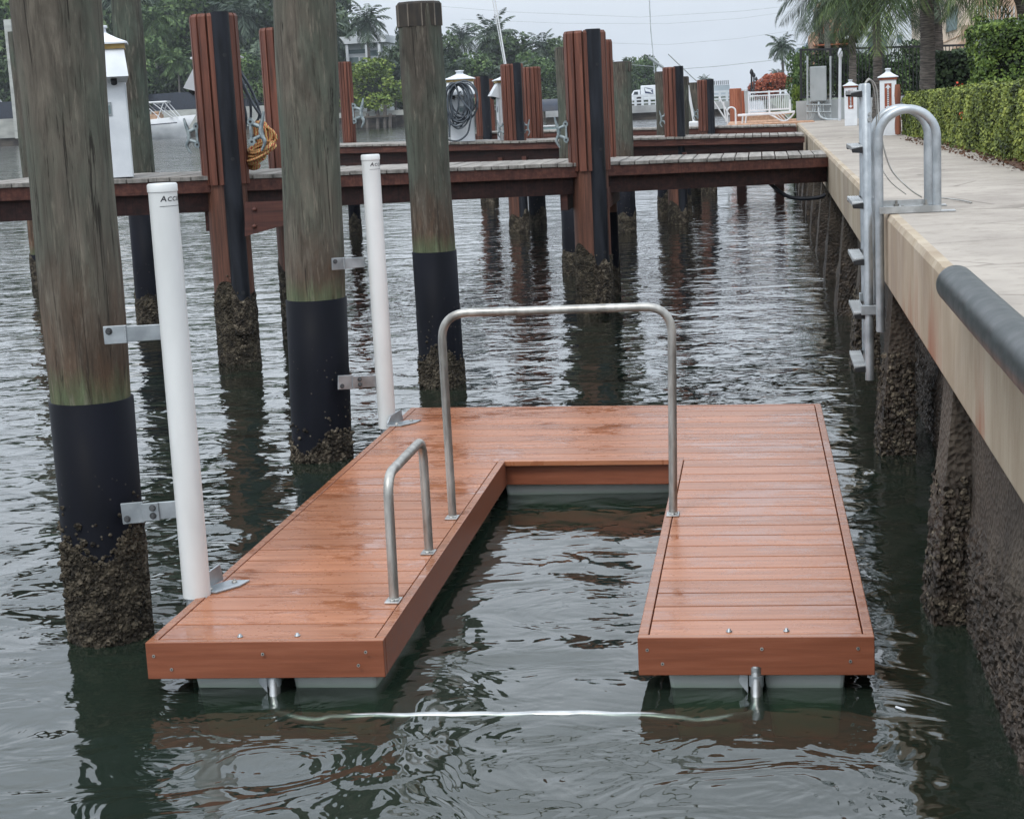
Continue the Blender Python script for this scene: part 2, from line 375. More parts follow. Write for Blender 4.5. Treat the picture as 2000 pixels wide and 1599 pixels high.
# guide brackets where the poles run
def guide(px,py,sx):
    q=W(px,py,ZD); z=ZD
    mb=MB()
    o=[(-.10,-.13),(.06,-.13),(.17,.02),(.20,.15),(.06,.15),(-.03,.02)]
    k=.62
    pts=[(q.x+a*k,q.y+b*k) for a,b in o]
    mb.add([(x,y,z) for x,y in pts]+[(x,y,z+.008) for x,y in pts],[tuple(range(6))[::-1],tuple(range(6,12))]+[(i,(i+1)%6,6+(i+1)%6,6+i) for i in range(6)])
    br=mb.build('pole_guide',M['galv'],dock,bevel=.002)
    mb=MB(); x0=q.x-.055; y0=q.y-.07; y1=q.y+.09
    A=[(x0,y0,z+.008),(x0+.06,y1,z+.008),(x0+.05,y1,z+.075),(x0+.01,y0+.04,z+.055),(x0,y0,z+.02)]
    dx=.008
    mb.add(A+[(x+dx,y,zz) for x,y,zz in A],[(0,1,2,3,4),(9,8,7,6,5)]+[(i,5+i,5+(i+1)%5,(i+1)%5) for i in range(5)]); mb.build('fin',M['galv'],br)
    for (bx,by) in ((.0,-.05),(.07,.055)):
        mb=MB(); mb.lathe([(.012,0),(.012,.006),(.006,.007),(.006,.012)],(q.x+bx,q.y+by,z+.008),8); mb.build('bolt',M['alu_dull'],br)
    return br
guide(418,1148,1); guide(778,828,1)
# ============================================================ guide poles on the pilings
def text_mesh(s,size):
    cu=bpy.data.curves.new('t','FONT'); cu.body=s; cu.size=size; cu.extrude=0; cu.offset=size*.018; cu.resolution_u=3
    o=bpy.data.objects.new('t',cu); COL.objects.link(o); bpy.context.view_layer.update()
    me=bpy.data.meshes.new_from_object(o.evaluated_get(bpy.context.evaluated_depsgraph_get()))
    vs=[tuple(v.co) for v in me.vertices]; fs=[tuple(p.vertices) for p in me.polygons]
    bpy.data.objects.remove(o); bpy.data.curves.remove(cu); bpy.data.meshes.remove(me)
    return vs,fs
def guide_pole(cx,cy,r,zb,zt,label,brk,tx):
    t=thing('guide_pole',(cx,cy,0),label,'guide pole','white guide poles of the floating dock')
    mb=MB(); mb.lathe([(r,zb),(r,zt-.03)],(cx,cy,0),40,cap=True); mb.build('pole_pipe',M['pvc'],t)
    mb=MB(); mb.lathe([(r+.003,zt-.032),(r+.003,zt-.006),(r-.002,zt)],(cx,cy,0),40); mb.build('cap',M['pvc'],t)
    mb=MB(); mb.lathe([(r*.82,-1.2),(r*.82,zb)],(cx,cy,0),24); mb.build('core_pipe',M['galv'],t)
    # lettering, wrapped on the pipe
    mb=MB(); xo=0; sz=tx
    for i,(ch,k) in enumerate((('A',1.15),('C',.9),('C',.9),('U',.9),('D',1.15),('O',.9),('C',.9),('K',.9))):
        vs,fs=text_mesh(ch,sz*k); w=max(v[0] for v in vs)
        a0=-PI/2+.14
        o=[]
        for x,y,z in vs:
            an=a0+(xo+x*1.15+y*.18)/(r+.0008); o.append((cx+(r+.0008)*math.cos(an),cy+(r+.0008)*math.sin(an),zt-.068+y))
        mb.add(o,fs); xo+=w*1.15+sz*.1
    n=24; o=[];fs=[]
    for i in range(n+1):
        an=-PI/2+.06+i/n*1.9; 
        for zz in (zt-.088,zt-.0862): o.append((cx+(r+.0008)*math.cos(an),cy+(r+.0008)*math.sin(an),zz))
    for i in range(n): fs.append((2*i,2*i+2,2*i+3,2*i+1))
    mb.add(o,fs); mb.build('lettering',M['ink'],t)
    for (z,px0,kind) in brk:      # arm from piling skin to pole
        A,B=px0; h=.062 if kind==0 else .07
        mb=MB(); d=(B-A).normalized()
        mid=lerp(A,B,.38); pl=A-Vector((.02,0,0))
        mb.bar(mid,B,.008,h*1.0); 
        br=mb.build('pile_bracket',M['galv'],t,bevel=.002)
        mb=MB(); mb.bar(A,mid+d*.004,.010,h*1.22 if kind else h*1.15); 
        if kind: mb.bar(mid+d*.0-Vector((0,.010,0)),mid+d*.07-Vector((0,.010,0)),.008,h*1.05)
        mb.build('flange',M['galv'],br,bevel=.002)
        pts=[(lerp(A,mid,.25),.015 if kind==0 else -.022)]
        if kind: pts+=[(mid+d*.045-Vector((0,.008,0)),.016),(mid+d*.045-Vector((0,.008,0)),-.016)]
        for q,dz in pts:
            mb=MB(); nv=Vector((d.y,-d.x,0)).normalized()
            mb.tube([q+nv*.004+Vector((0,0,dz)),q+nv*.017+Vector((0,0,dz))],.009,6,sm=False); mb.tube([q+nv*.004+Vector((0,0,dz)),q+nv*.008+Vector((0,0,dz))],.014,14); mb.build('bolt',M['boltdark'],br)
        if kind==0:
            mb=MB(); 
            for k in range(9): mb.lathe([(.001,-.004),(.006,0),(.001,.004)],(mid.x,mid.y-.006,mid.z-h/2+h*k/8),6)
            mb.build('weld',M['galv'],br)
    return t
YA=6.36; gp1=P(385,1163,YA); 
YB=10.02; gp2=P(757,835,YB)
zt1=P(315,358,YA).z; zt2=P(721,302,YB).z
# ============================================================ pilings
def ring_noise(seg,amp,k=3,seed=0):
    r=random.Random(seed); ph=[r.random()*6.28 for _ in range(6)]; am=[r.random() for _ in range(6)]
    return [amp*sum(am[j]*math.sin((j+1)*2*PI*i/seg+ph[j]) for j in range(6))/3 for i in range(seg)]
def timber(cx,cy,prof,seg=40,amp=.006,seed=1,lean=(0,0)):
    mb=MB(); rn=ring_noise(seg,amp,seed=seed); rn2=ring_noise(seg,amp,seed=seed+9); o=[];n=len(prof)
    z0,z1=prof[0][1],prof[-1][1]
    for r,z in prof:
        t=(z-z0)/(z1-z0)
        for k in range(seg):
            a=2*PI*k/seg; rr=r+(rn[k]*(1-t)+rn2[k]*t)*.55
            o.append((cx+lean[0]*z+rr*math.cos(a),cy+lean[1]*z+rr*math.sin(a),z))
    fs=[]
    for i in range(n-1):
        for k in range(seg): k2=(k+1)%seg; fs.append((i*seg+k,i*seg+k2,(i+1)*seg+k2,(i+1)*seg+k))
    mb.add(o,fs,0,True); mb.add(o[-seg:],[tuple(range(seg))],0)
    return mb
def crust(cx,cy,r,z0,z1,n,seed=0,seg=72,lump=.011,lean=(0,0),front=True,lo=-.5,dens=1.0):
    """rough barnacle growth: an uneven shell round the piling with small shells on it"""
    rr=random.Random(seed); mb=MB(); nz=max(10,int((z1-lo)/.022)); top=[z1-.04+.07*rr.random() for _ in range(seg)]
    for i in range(3): top=[(top[k-1]+top[k]*1.2+top[(k+1)%seg])/3.2 for k in range(seg)]
    top=[t+.10*math.sin(k*2*PI/seg*1+seed)*.6+.05*math.sin(k*2*PI/seg*3+seed*2) for k,t in enumerate(top)]
    o=[]
    for j in range(nz+1):
        for k in range(seg):
            z=lo+(top[k]-lo)*j/nz; a=2*PI*k/seg
            e_=min(1,(nz-j)/3.0)
            q=r+(.002+lump*rr.random()**1.6)*e_ -.002*(1-e_)
            o.append((cx+lean[0]*z+q*math.cos(a),cy+lean[1]*z+q*math.sin(a),z+(.008*rr.random()-.004)*e_))
    fs=[]
    for j in range(nz):
        for k in range(seg): k2=(k+1)%seg; fs.append((j*seg+k,j*seg+k2,(j+1)*seg+k2,(j+1)*seg+k))
    mb.add(o,fs,0,False)
    for i in range(n):
        a=rr.uniform(PI,2*PI) if front else rr.uniform(0,2*PI)
        k=int(((a%(2*PI))/(2*PI))*seg)%seg; u=rr.random()**.85
        z=-.03+(top[k]+.03+ (.14 if rr.random()<.07 else 0))*u
        s=rr.uniform(.004,.012)*(1.0 if rr.random()<.93 else 1.7); h=s*rr.uniform(.7,1.5)
        base=r+.003; d=Vector((math.cos(a),math.sin(a),0)); tz=Vector((rr.uniform(-.3,.3),rr.uniform(-.3,.3),rr.uniform(-.4,.4)))
        n_=(d+tz).normalized(); sx=n_.cross(Vector((0,0,1))).normalized(); sy=n_.cross(sx)
        ce=Vector((cx+lean[0]*z,cy+lean[1]*z,z))+d*base; sg=6; ph=rr.random()*6
        ra=[ce+(sx*math.cos(ph+2*PI*q/sg)+sy*math.sin(ph+2*PI*q/sg)*rr.uniform(.8,1.2))*s for q in range(sg)]
        rb=[ce+n_*h+(sx*math.cos(ph+2*PI*q/sg)+sy*math.sin(ph+2*PI*q/sg))*s*.45 for q in range(sg)]
        cc=ce+n_*h*.5
        mb.add(ra+rb+[cc],[(q,(q+1)%sg,6+(q+1)%sg,6+q) for q in range(sg)]+[(6+q,6+(q+1)%sg,12) for q in range(sg)],0,False)
    return mb
def round_piling(name,px,py,Y,rb,ztop,rt_,zs0,label,group,grow,nb,zbr,green,seed,cap=None,dark=1.0,toppx=None,br='barn'):
    """px,py: photograph bearing of the waterline middle; Y distance to centre"""
    q=P(px,py,Y); cx,cy=q.x,q.y
    lean=(0,0)
    if toppx: tq=P(toppx[0],toppx[1],Y); lean=((tq.x-cx)/tq.z,0)
    t=thing(name,(cx,cy,0),label,'piling',group)
    pr=[(rb+(rt_-rb)*z/ztop+.004*math.sin(z*5+seed),z) for z in np.linspace(-1.5,ztop,26)]
    m_=pile_wood('weathered_timber_%d'%seed,zs0,zbr,green,dark)
    timber(cx,cy,pr,seed=seed,lean=lean).build('timber',m_,t)
    if zs0>0:
        f=lambda z: rb+(rt_-rb)*z/ztop
        mb=MB(); ps=[(f(-.6)+.012,-.6),(f(zs0*.55)+.012,zs0*.55),(f(zs0*.55)+.0095,zs0*.55+.004),(f(zs0)+.0095,zs0-.002),(f(zs0)-.004,zs0)]
        seg=48;o=[]
        for r,z in ps:
            for k in range(seg): a=2*PI*k/seg; o.append((cx+lean[0]*z+r*math.cos(a),cy+r*math.sin(a),z))
        mb.add(o,[(i*seg+k,i*seg+(k+1)%seg,(i+1)*seg+(k+1)%seg,(i+1)*seg+k) for i in range(len(ps)-1) for k in range(seg)],0,True)
        mb.build('sleeve',M['sleeve'],t)
    crust(cx,cy,rb+.012,0,grow,nb,seed,lump=.010 if nb>300 else .014,lean=lean,seg=72 if nb>300 else 40).build('barnacle_crust',M[br],t)
    if cap:
        f=rt_+.006; sg=10
        mb=MB(); mb.lathe([(f,ztop-cap),(f,ztop+.004),(f-.012,ztop+.02)],(cx+lean[0]*ztop,cy,0),sg,sm=False)
        for k in range(sg):
            a=2*PI*k/sg; mb.box((cx+lean[0]*ztop+(f+.0)*math.cos(a)-.004,cy+f*math.sin(a)-.004,ztop-cap),(cx+lean[0]*ztop+f*math.cos(a)+.004,cy+f*math.sin(a)+.004,ztop+.003),1)
        mb.build('cap',[M['capdark'],M['trunk0']],t)
    return t
M['trunk0']=simple('pale_cap_seam',c(84,78,70),c(116,108,98),8)
M['capdark']=simple('weathered_dark_pile_cap',c(32,29,26),c(60,54,47),8,(4,4,1),(.7,.9),.3)
GP='round timber pilings standing in the canal'
# near three
def pt(px0,px1,py,Y): return P((px0+px1)/2,py,Y),(P(px1,py,Y)-P(px0,py,Y)).length/2
ya=6.50; rA=(P(296,1262,ya)-P(148,1262,ya)).length/2-.013; rAt=(P(196,4,ya)-P(20,4,ya)).length/2*.93; zA=P(107,-60,ya).z
round_piling('timber_piling',224,1290,ya,rA,zA,rAt,P(180,790,ya-.15).z,'thick weathered timber piling at left, green algae band above its black sleeve',GP,P(205,1050,ya-.15).z,1500,P(180,560,ya).z,.35,1,toppx=(109,0))
yb_=10.05; rB=(P(684,905,yb_)-P(579,905,yb_)).length/2; rBt=(P(654,4,yb_)-P(534,4,yb_)).length/2; zB=P(594,-60,yb_).z
round_piling('timber_piling',632,918,yb_,rB,zB,rBt,P(615,587,yb_-.15).z,'grey-green timber piling behind the dock between the two white poles, barnacles speckling its sleeve',GP,P(630,868,yb_-.15).z,500,P(615,500,yb_).z,.95,2,toppx=(594,0),br='barn_dark')
yc=12.75; rC=(P(904,740,yc)-P(825,740,yc)).length/2; rCt=(P(861,60,yc)-P(777,60,yc)).length/2; zC=P(816,10,yc).z
round_piling('timber_piling',865,752,yc,rC,zC,rCt,P(845,493,yc-.15).z,'dark green timber piling with banded cap above the far end of the dock',GP,P(865,700,yc-.15).z,400,P(845,385,yc).z,.7,3,cap=P(816,10,yc).z-P(816,53,yc).z,dark=.8,toppx=(818,20))
# poles (brackets reach to pilings)
def wp(px,py,Y): return P(px,py,Y)
guide_pole(gp1.x,gp1.y,.0555,gp1.z,zt1,'near white guide pole bracketed to the thick left piling','x' and [(0,(wp(203,655,6.33),wp(318,648,6.36)),0),(0,(wp(238,1003,6.33),wp(345,994,6.36)),1)],.026)
guide_pole(gp2.x,gp2.y,.0540,gp2.z,zt2,'far white guide pole bracketed to the green-grey piling at the dock far corner',[(0,(wp(648,516,9.86),wp(712,512,10.0)),0),(0,(wp(660,747,9.86),wp(736,744,10.0)),1)],.026)
# ============================================================ seawall, cap and land
ZC=1.385
def struct(o): o['kind']='structure'; return o
cA=W(1822,509,ZC); cB=W(1616,301,ZC)
def capx(Y,dx=0): 
    t=(Y-cA.y)/(cB.y-cA.y); return cA.x+(cB.x-cA.x)*t+dx
YE=44.0
def conc(name,kind):
    g=G(name); co=g.coord(); n=g.noise(co,1.3,8,.6); n2=g.noise(co,9,6,.7); n3=g.noise(g.coord((.6,5,1)),2.0,6,.65)
    if kind=='top':
        col=g.ramp(n,[(.3,c(144,136,128)),(.6,c(170,162,152))]); col=g.mix(g.ramp(n2,[(.35,.5),(.5,0)]),col,c(132,124,115))
        col=g.mix(g.ramp(n3,[(.62,0),(.75,.5)]),col,c(190,182,172))
        cr=g.vor(g.coord((.5,.9,1)),1.1,'DISTANCE_TO_EDGE'); wv=g.noise(co,14,3)
        crm=g.ramp(g.math('ADD',cr,g.math('MULTIPLY',wv,.02)),[(.012,.55),(.018,0)])
        col=g.mix(crm,col,c(96,88,80)); pit=g.ramp(g.vor(g.coord(),16),[(.05,.6),(.1,0)])
        col=g.mix(g.math('MULTIPLY',pit,g.ramp(g.noise(co,3,2),[(.5,0),(.55,1)])),col,c(84,74,66))
        h=g.math('SUBTRACT',n2,crm)
        return g.pbr(col,.85,0,g.bump(h,.35,.01),.3)
    # side of the cap: yellowed, streaked
    st=g.noise(g.coord((1.3,1.3,.5)),1.8,8,.65,.5); st2=g.noise(g.coord((5,5,.6)),1.5,6)
    col=g.ramp(st,[(.3,c(150,134,114)),(.5,c(170,156,136)),(.7,c(188,177,159))])
    col=g.mix(g.ramp(n,[(.5,0),(.66,.7)]),col,c(156,142,128))
    rust=g.math('MULTIPLY',g.ramp(g.noise(g.coord((1.2,1.2,.5)),1.4,4),[(.58,0),(.66,1)]),g.mr(g.math('ADD',g.z(),g.math('MULTIPLY',st2,.5)),1.55,1.15))
    col=g.mix(g.math('MULTIPLY',rust,.75),col,c(150,84,56))
    col=g.mix(g.ramp(st2,[(.3,.3),(.42,0)]),col,c(124,104,84))
    return g.pbr(col,.85,0,g.bump(g.math('ADD',n2,st2),.3,.01),.25)
M['captop']=conc('concrete_walk','top'); M['capside']=conc('stained_cap_side','side')
sw=thing('seawall',(.9,20,0),'long concrete seawall with yellow-stained cap face and dark oyster-crusted panels','seawall')
mb=MB(); ys=list(np.concatenate([np.linspace(-2,14,520),np.linspace(14.1,YE,200)])); r_=random.Random(3); o=[];fs=[]
for y in ys:
    w=.006*r_.random()
    o+= [(capx(y)+.01,y,.965),(capx(y),y,.985),(capx(y)+w*.5,y,ZC-.03),(capx(y)+.014+w,y,ZC-.003+.003*r_.random()),(capx(y)+.06,y,ZC)]
for i in range(len(ys)-1):
    for k in range(4): fs.append((i*5+k,i*5+k+1,(i+1)*5+k+1,(i+1)*5+k)) 
mb.add(o,[f[::-1] for f in fs],0,False)
# underside
mb.add([(capx(-2)+.01,-2,.965),(capx(YE)+.01,YE,.965),(1.4,YE,.965),(1.4,-2,.965)],[(0,1,2,3)])
capo=mb.build('cap_face',M['capside'],sw)
mb=MB(); mb.add([(capx(-2)+.06,-2,ZC),(2.9,-2,ZC),(2.9,YE,ZC),(capx(YE)+.06,YE,ZC)],[(0,1,2,3)])
walk=struct(mb.build('walkway',M['captop']))
# wall panel behind the piles
g=G('dark_wet_concrete'); co=g.coord(); n=g.noise(co,2.2,8,.7); n2=g.noise(co,16,6,.7); v=g.vor(co,42)
zz=g.math('ADD',g.z(),g.math('MULTIPLY',n,.5))
dry=g.ramp(n,[(.3,c(58,52,46)),(.7,c(96,87,77))]); wet=g.ramp(n2,[(.35,c(30,26,23)),(.6,c(72,62,53)),(.75,c(112,98,84))])
col=g.mix(g.mr(zz,.62,.8),wet,dry)
g.pbr(col,g.mr(zz,.6,.8,.55,.9),0,g.bump(g.math('ADD',n2,v),.8,.02),.4); M['wetconc']=g.m
def rough_wall(x0,ya_,yb_,z0,z1,ny,nz,amp,seed):
    rr=random.Random(seed); mb=MB(); o=[]
    for i in range(ny+1):
        for j in range(nz+1):
            z=z0+(z1-z0)*j/nz; y=ya_+(yb_-ya_)*i/ny; k=max(0,min(1,(.62+.12*math.sin(y*1.7)-z)/.15))
            o.append((x0(y)-k*(.012+amp*rr.random()**2)-.002*rr.random(),y,z))
    mb.add(o,[(i*(nz+1)+j,i*(nz+1)+j+1,(i+1)*(nz+1)+j+1,(i+1)*(nz+1)+j) for i in range(ny) for j in range(nz)])
    return mb
rough_wall(lambda y:capx(y,.10+.20*max(0,min(1,(y-6.65)/.1))),1,12,-.6,.975,900,80,.022,5).build('wall_panel',M['wetconc'],sw)
rough_wall(lambda y:capx(y,.30),12,YE,-.6,.975,360,16,.03,6).build('wall_panel',M['wetconc'],sw)
# king piles under the cap, leaning out toward the water
for i,(yy,w) in enumerate([(3.2,.3),(6.75,.34),(9.95,.34),(13.1,.34),(16.2,.32),(19.4,.3),(22.6,.3),(25.8,.3),(29,.3),(32.2,.3),(35.4,.3),(38.6,.3)]):
    rr=random.Random(i+20); mb=MB(); nz=80 if i<4 else 16; nw=18 if i<4 else 4
    x1=capx(yy)+.15
    per=[]
    X0=lambda z:capx(yy)+.035-.085*(1-z/.97)
    for a in range(nw+1): per.append((1,-1,a/nw))   # near face from wall to water
    for a in range(1,nw+1): per.append((2,0,a/nw))
    for a in range(1,nw+1): per.append((3,1,a/nw))
    o=[]
    for j in range(nz+1):
        z=-.6+(1.57)*j/nz; k=max(0,min(1,(.60+.1*math.sin(yy)-z)/.18))
        for (s,_,t) in per:
            q=k*(.006+.018*rr.random()**2)
            if s==1: o.append((lerp(x1,X0(z),t),yy-w/2-q,z))
            elif s==2: o.append((X0(z)-q,yy-w/2+w*t,z))
            else: o.append((lerp(X0(z),x1,t),yy+w/2+q,z))
    np_=len(per)
    mb.add(o,[(j*np_+a,(j+1)*np_+a,(j+1)*np_+a+1,j*np_+a+1) for j in range(nz) for a in range(np_-1)])
    if i in(1,2,3):
        sh=mb
        for q in range(260):
            z=rr.random()**1.3*.62-.03; y=yy+rr.uniform(-w/2,w/2); s_=rr.uniform(.006,.02)
            if rr.random()<.62:   # on near face
                ce=Vector((rr.uniform(X0(z),x1),yy-w/2-.015,z)); nrm=Vector((rr.uniform(-.4,.4),-1,rr.uniform(-.3,.5))).normalized()
            else: ce=Vector((X0(z)-.015,y,z)); nrm=Vector((-1,rr.uniform(-.4,.4),rr.uniform(-.3,.5))).normalized()
            sx=nrm.cross(Vector((0,0,1))).normalized(); sy=nrm.cross(sx); ph=rr.random()*6
            ring=[ce+(sx*math.cos(ph+2*PI*k/7)*rr.uniform(.7,1.2)+sy*math.sin(ph+2*PI*k/7))*s_ for k in range(7)]
            sh.add(ring+[ce+nrm*s_*.6],[(k,(k+1)%7,7) for k in range(7)],1)
    mb.build('support_pile',[M['wetconc'],M['barn_dark']],sw)
# land beyond and behind the walkway
mb=MB(); mb.box((2.9,-3,-.5),(400,44,ZC-.012)); 
M['soil']=simple('brown_mulch_soil',c(64,44,34),c(112,82,62),16,(1,1,1),(.9,.95),.6,60,.02)
struct(mb.build('planting_bed',M['soil']))
mb=MB(); mb.add([(1.95,6,ZC+.004),(3.6,6,ZC+.004),(3.6,30,ZC+.004),(2.2,30,ZC+.004)],[(0,1,2,3)])
bedl=[W(2000,335,ZC),W(1900,292,ZC),W(1840,272,ZC),W(1795,262,ZC),W(1745,258,ZC)]
mb=MB(); n=len(bedl); o=[(2.9 if False else bedl[0].x+.35,8,ZC+.006)]+[(p.x,p.y,ZC+.006) for p in bedl]+[(4,bedl[-1].y,ZC+.006),(4,8,ZC+.006)]
mb.add(o,[tuple(range(len(o)))[::-1]]); 
struct(mb.build('soil_strip',M['soil']))
M['ground']=simple('dull_green_ground',c(44,58,34),c(70,84,50),.6)
mb=MB(); mb.box((.8,44.0,-.5),(500,420,ZC-.03)); struct(mb.build('land',M['ground']))
# ============================================================ rubber bumper on the cap
bt=thing('edge_bumper',(cA.x,6.0,ZC),'thick black rubber bumper wrapped over the near edge of the concrete cap','bumper')
yb0=5.98
pth=[];rs=[]
for i in range(15):
    a=i/14*PI/2; pth.append(Vector((0,yb0-.07*math.sin(a)+.0,0))); rs.append(max(.004,.066*math.sin(a)))
pth=[Vector((capx(p.y,-.028),p.y,ZC+.028)) for p in pth]
for y in np.arange(yb0-.1,2.0,-.1): pth.append(Vector((capx(y,-.028),y,ZC+.028))); rs.append(.066)
mb=MB(); mb.tube(pth,rs,32); mb.build('rubber_body',M['rubber'],bt)
mb=MB(); o=[]; ny=60
M['sheet']=simple('clear_plastic_lip',c(150,156,158),c(180,184,186),3,(1,1,1),(.3,.4),.1,20,.002)
for i in range(ny+1):
    y=yb0-.22-i/ny*3.6; w1=.001*math.sin(y*7)
    for k,(dx,dz) in enumerate(((.03,.012),(.046,.008+w1),(.058,.003))): o.append((capx(y,dx-.012),y,ZC+dz+.003))
mb.add(o,[(i*3+k,(i+1)*3+k,(i+1)*3+k+1,i*3+k+1) for i in range(ny) for k in range(2)]); mb.build('plastic_lip',M['sheet'],bt)
# ============================================================ boarding ladder
YL=10.0
L=thing('boarding_ladder',(capx(YL),YL,ZC),'galvanised boarding ladder clamped to the seawall edge with twin looped handrails','ladder')
pn=P(1693,300,YL); rx=pn.x; ztp=P(1690,163,YL).z; zbt=P(1690,742,YL).z
rw=.026
YL2=10.62
def rrail(x,y,zb,zt,r):
    mb=MB(); mb.lathe([(r,zb),(r,zt-.01),(r*.7,zt)],(x,y,0),24); return mb.build('rail',M['galv'],L)
rrail(rx,YL,zbt,ztp,rw)
rx2=P(1687,300,YL2).x; rrail(rx2,YL2,zbt+.02,ztp-.0,rw)
for k,(py) in enumerate((181,290,399,509,614,718)):
    z=P(1672,py,YL).z
    mb=MB(); mb.box((rx-.085,YL+.012,z-.012),(rx-.016,YL2-.012,z+.010)); 
    for q in range(5): mb.box((rx-.082+q*.014,YL+.013,z+.010),(rx-.076+q*.014,YL2-.013,z+.0125))
    st=mb.build('step',M['alu'],L,bevel=.003)
    for yy,s in ((YL,-1),(YL2,1)):
        mb=MB(); mb.hexa([(rx-.082,yy-.012,z-.024),(rx-.0,yy-.012,z-.030),(rx-.0,yy+.011,z-.030),(rx-.082,yy+.011,z-.022),(rx-.086,yy-.012,z-.002),(rx,yy-.012,z+.012),(rx,yy+.011,z+.012),(rx-.086,yy+.011,z-.002)])
        mb.build('end_cap',M['black'],st,bevel=.003)
# hoops
YH=9.75; hx0=P(1717,400,YH).x; hx1=P(1830,398,YH).x; r=(hx1-hx0)/2; cx=(hx0+hx1)/2; zt=P(1773,206,YH).z-.02; zlow=P(1707,648,YH).z
for yy in (YH,YH+.50):
    pts=[Vector((hx1,yy,ZC+.01)),Vector((hx1,yy,zt-r))]+arc((cx,yy,zt-r),(r,0,0),(0,0,r),0.1,PI,20)[0:]+[Vector((hx0,yy,zlow+(.0 if yy==YH else .1)))]
    mb=MB(); mb.tube(pts,.0245,20); mb.build('looped_handrail',M['galv'],L)
for yy in (YH-.03,YH+.53):
    mb=MB(); mb.box((hx0,yy-.006,ZC+.004),(hx1+.02,yy+.006,ZC+.040)); mb.box((hx0+.03,min(yy,yy+.09 if yy<10 else yy-.09),ZC+.002),(hx1+.10,max(yy,yy+.09 if yy<10 else yy-.09),ZC+.008)); b_=mb.build('base_angle',M['alu'],L)
    for x in (hx0+.13,hx0+.30):
        y2=yy+(.05 if yy<10 else -.05); mb=MB(); mb.lathe([(.016,0),(.016,.014),(.008,.015),(.008,.035)],(x,y2,ZC+.008),6,sm=False); mb.build('bolt',M['alu_dull'],b_)
zc_=P(1695,604,YL).z
mb=MB(); mb.box((rx-.045,YL-.034,zc_-.03),(hx0+.035,YL+.01,zc_+.025)); mb.build('clamp',M['galv'],L,bevel=.003)
mb=MB(); mb.box((rx-.02,YL2-.02,zc_-.03),(hx0+.035,YL2+.02,zc_+.025)); mb.build('clamp',M['galv'],L,bevel=.003)
zb_=P(1700,392,YL).z
for yy in (YL,YL2):
    mb=MB(); mb.box((rx-.01,yy-.012,zb_-.02),(hx0+.01,yy+.012,zb_+.02)); mb.build('clamp',M['galv'],L,bevel=.002)
mb=MB(); q=P(1700,233,YL); mb.tube([Vector((rx+.018,YL-.03,q.z)),Vector((rx+.018,YL-.0,q.z))],.014,12); mb.tube([Vector((rx+.018,YL-.03,q.z+.03)),Vector((rx+.018,YL-.0,q.z+.03))],.010,12); mb.build('bolt',M['alu'],L)
cab=[P(1690,163,YL),P(1700,156,YL+.02),P(1712,175,YL+.05),P(1716,225,YL+.05),P(1722,270,YL+.04),P(1740,330,YL+.05),P(1775,368,YL+.05),P(1800,385,YL+.1)]
mb=MB(); mb.tube(sm_curve(cab),.0045,8); mb.build('safety_cable',M['alu_dull'],L)
cab=[P(1688,165,YL+.02),P(1698,154,YL+.05),P(1708,180,YL+.08),P(1712,230,YL+.09),P(1712,300,YL+.09),P(1735,350,YL+.09),P(1770,380,YL+.1)]
mb=MB(); mb.tube(sm_curve(cab),.003,8); mb.build('safety_cable',M['alu_dull'],L)
cab=[W(1792,398,ZC+.01),W(1815,386,ZC+.02),W(1850,388,ZC+.012),W(1880,392,ZC+.01),W(1898,396,ZC+.008)]
mb=MB(); mb.tube(sm_curve(cab),.0045,8); mb.build('safety_cable',M['alu_dull'],L)
# ============================================================ piers
class Pier:
    """straight pier whose near top edge runs through two surveyed points"""
    def __init__(s,R,Lp,width,label,rim=.10,under=.17,bw=.14,mat='greydeck',cross=()):
        s.R=Vector(R); s.L=Vector(Lp); s.w=width
        t=s.t=thing('pier',(lerp(s.R,s.L,.5).x,lerp(s.R,s.L,.5).y,0),label,'pier')
        d=s.L-s.R; s.len=Vector((d.x,d.y,0)).length
        nb_=int(abs(d.x)/bw); mb=MB(); rr=random.Random(5)
        for i in range(nb_):
            a=lerp(s.R,s.L,i/nb_); b=lerp(s.R,s.L,(i+1)/nb_); gp=.006; z=rr.uniform(-.002,.002); ex=rr.uniform(-.006,.006)
            x0,x1=b.x+gp,a.x-gp
            mb.hexa([(x0,b.y-.02+ex,b.z-.035+z),(x1,a.y-.02+ex,a.z-.035+z),(x1,a.y+width,a.z-.035+z),(x0,b.y+width,b.z-.035+z),(x0,b.y-.02+ex,b.z+z),(x1,a.y-.02+ex,a.z+z),(x1,a.y+width,a.z+z),(x0,b.y+width,b.z+z)])
        mb.build('decking',M[mat],t,bevel=.003)
        for y,n_ in ((0,'rim_board'),(width-.04,'rim_board')):
            mb=MB(); mb.bar(s.R+Vector((0,y+.03,-.040-rim/2)),s.L+Vector((0,y+.03,-.040-rim/2)),.04,rim); mb.build(n_,M['rim'],t)
        for y in (.16,width*.5,width-.18):
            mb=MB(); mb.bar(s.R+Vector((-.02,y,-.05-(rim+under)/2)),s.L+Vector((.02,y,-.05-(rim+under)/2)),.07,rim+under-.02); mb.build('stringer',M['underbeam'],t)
    def at(s,px,dy=0,oy=0):   # point on near top edge seen at bearing px
        lo,hi=0.,1.
        def scr(p): v=p-Vector((0,0,HC)); z=v.dot(fw); return 1000+F*(v+Vector((0,oy,0))).dot(rt)/(v+Vector((0,oy,0))).dot(fw)
        for _ in range(40):
            mid=(lo+hi)/2
            if scr(lerp(s.R,s.L,mid))>px: lo=mid
            else: hi=mid
        q=lerp(s.R,s.L,lo); return q+Vector((0,dy,0))
p1=Pier(P(1615,301,19.1),P(-70,361,12.7),1.35,'nearest wooden pier with grey planks, crossing from the left edge to the seawall')
p2=Pier(P(1571,262,28.7),P(560,286,27.5),1.5,'middle wooden pier behind the nearest one, hose pedestal standing on it',rim=.10,under=.2)
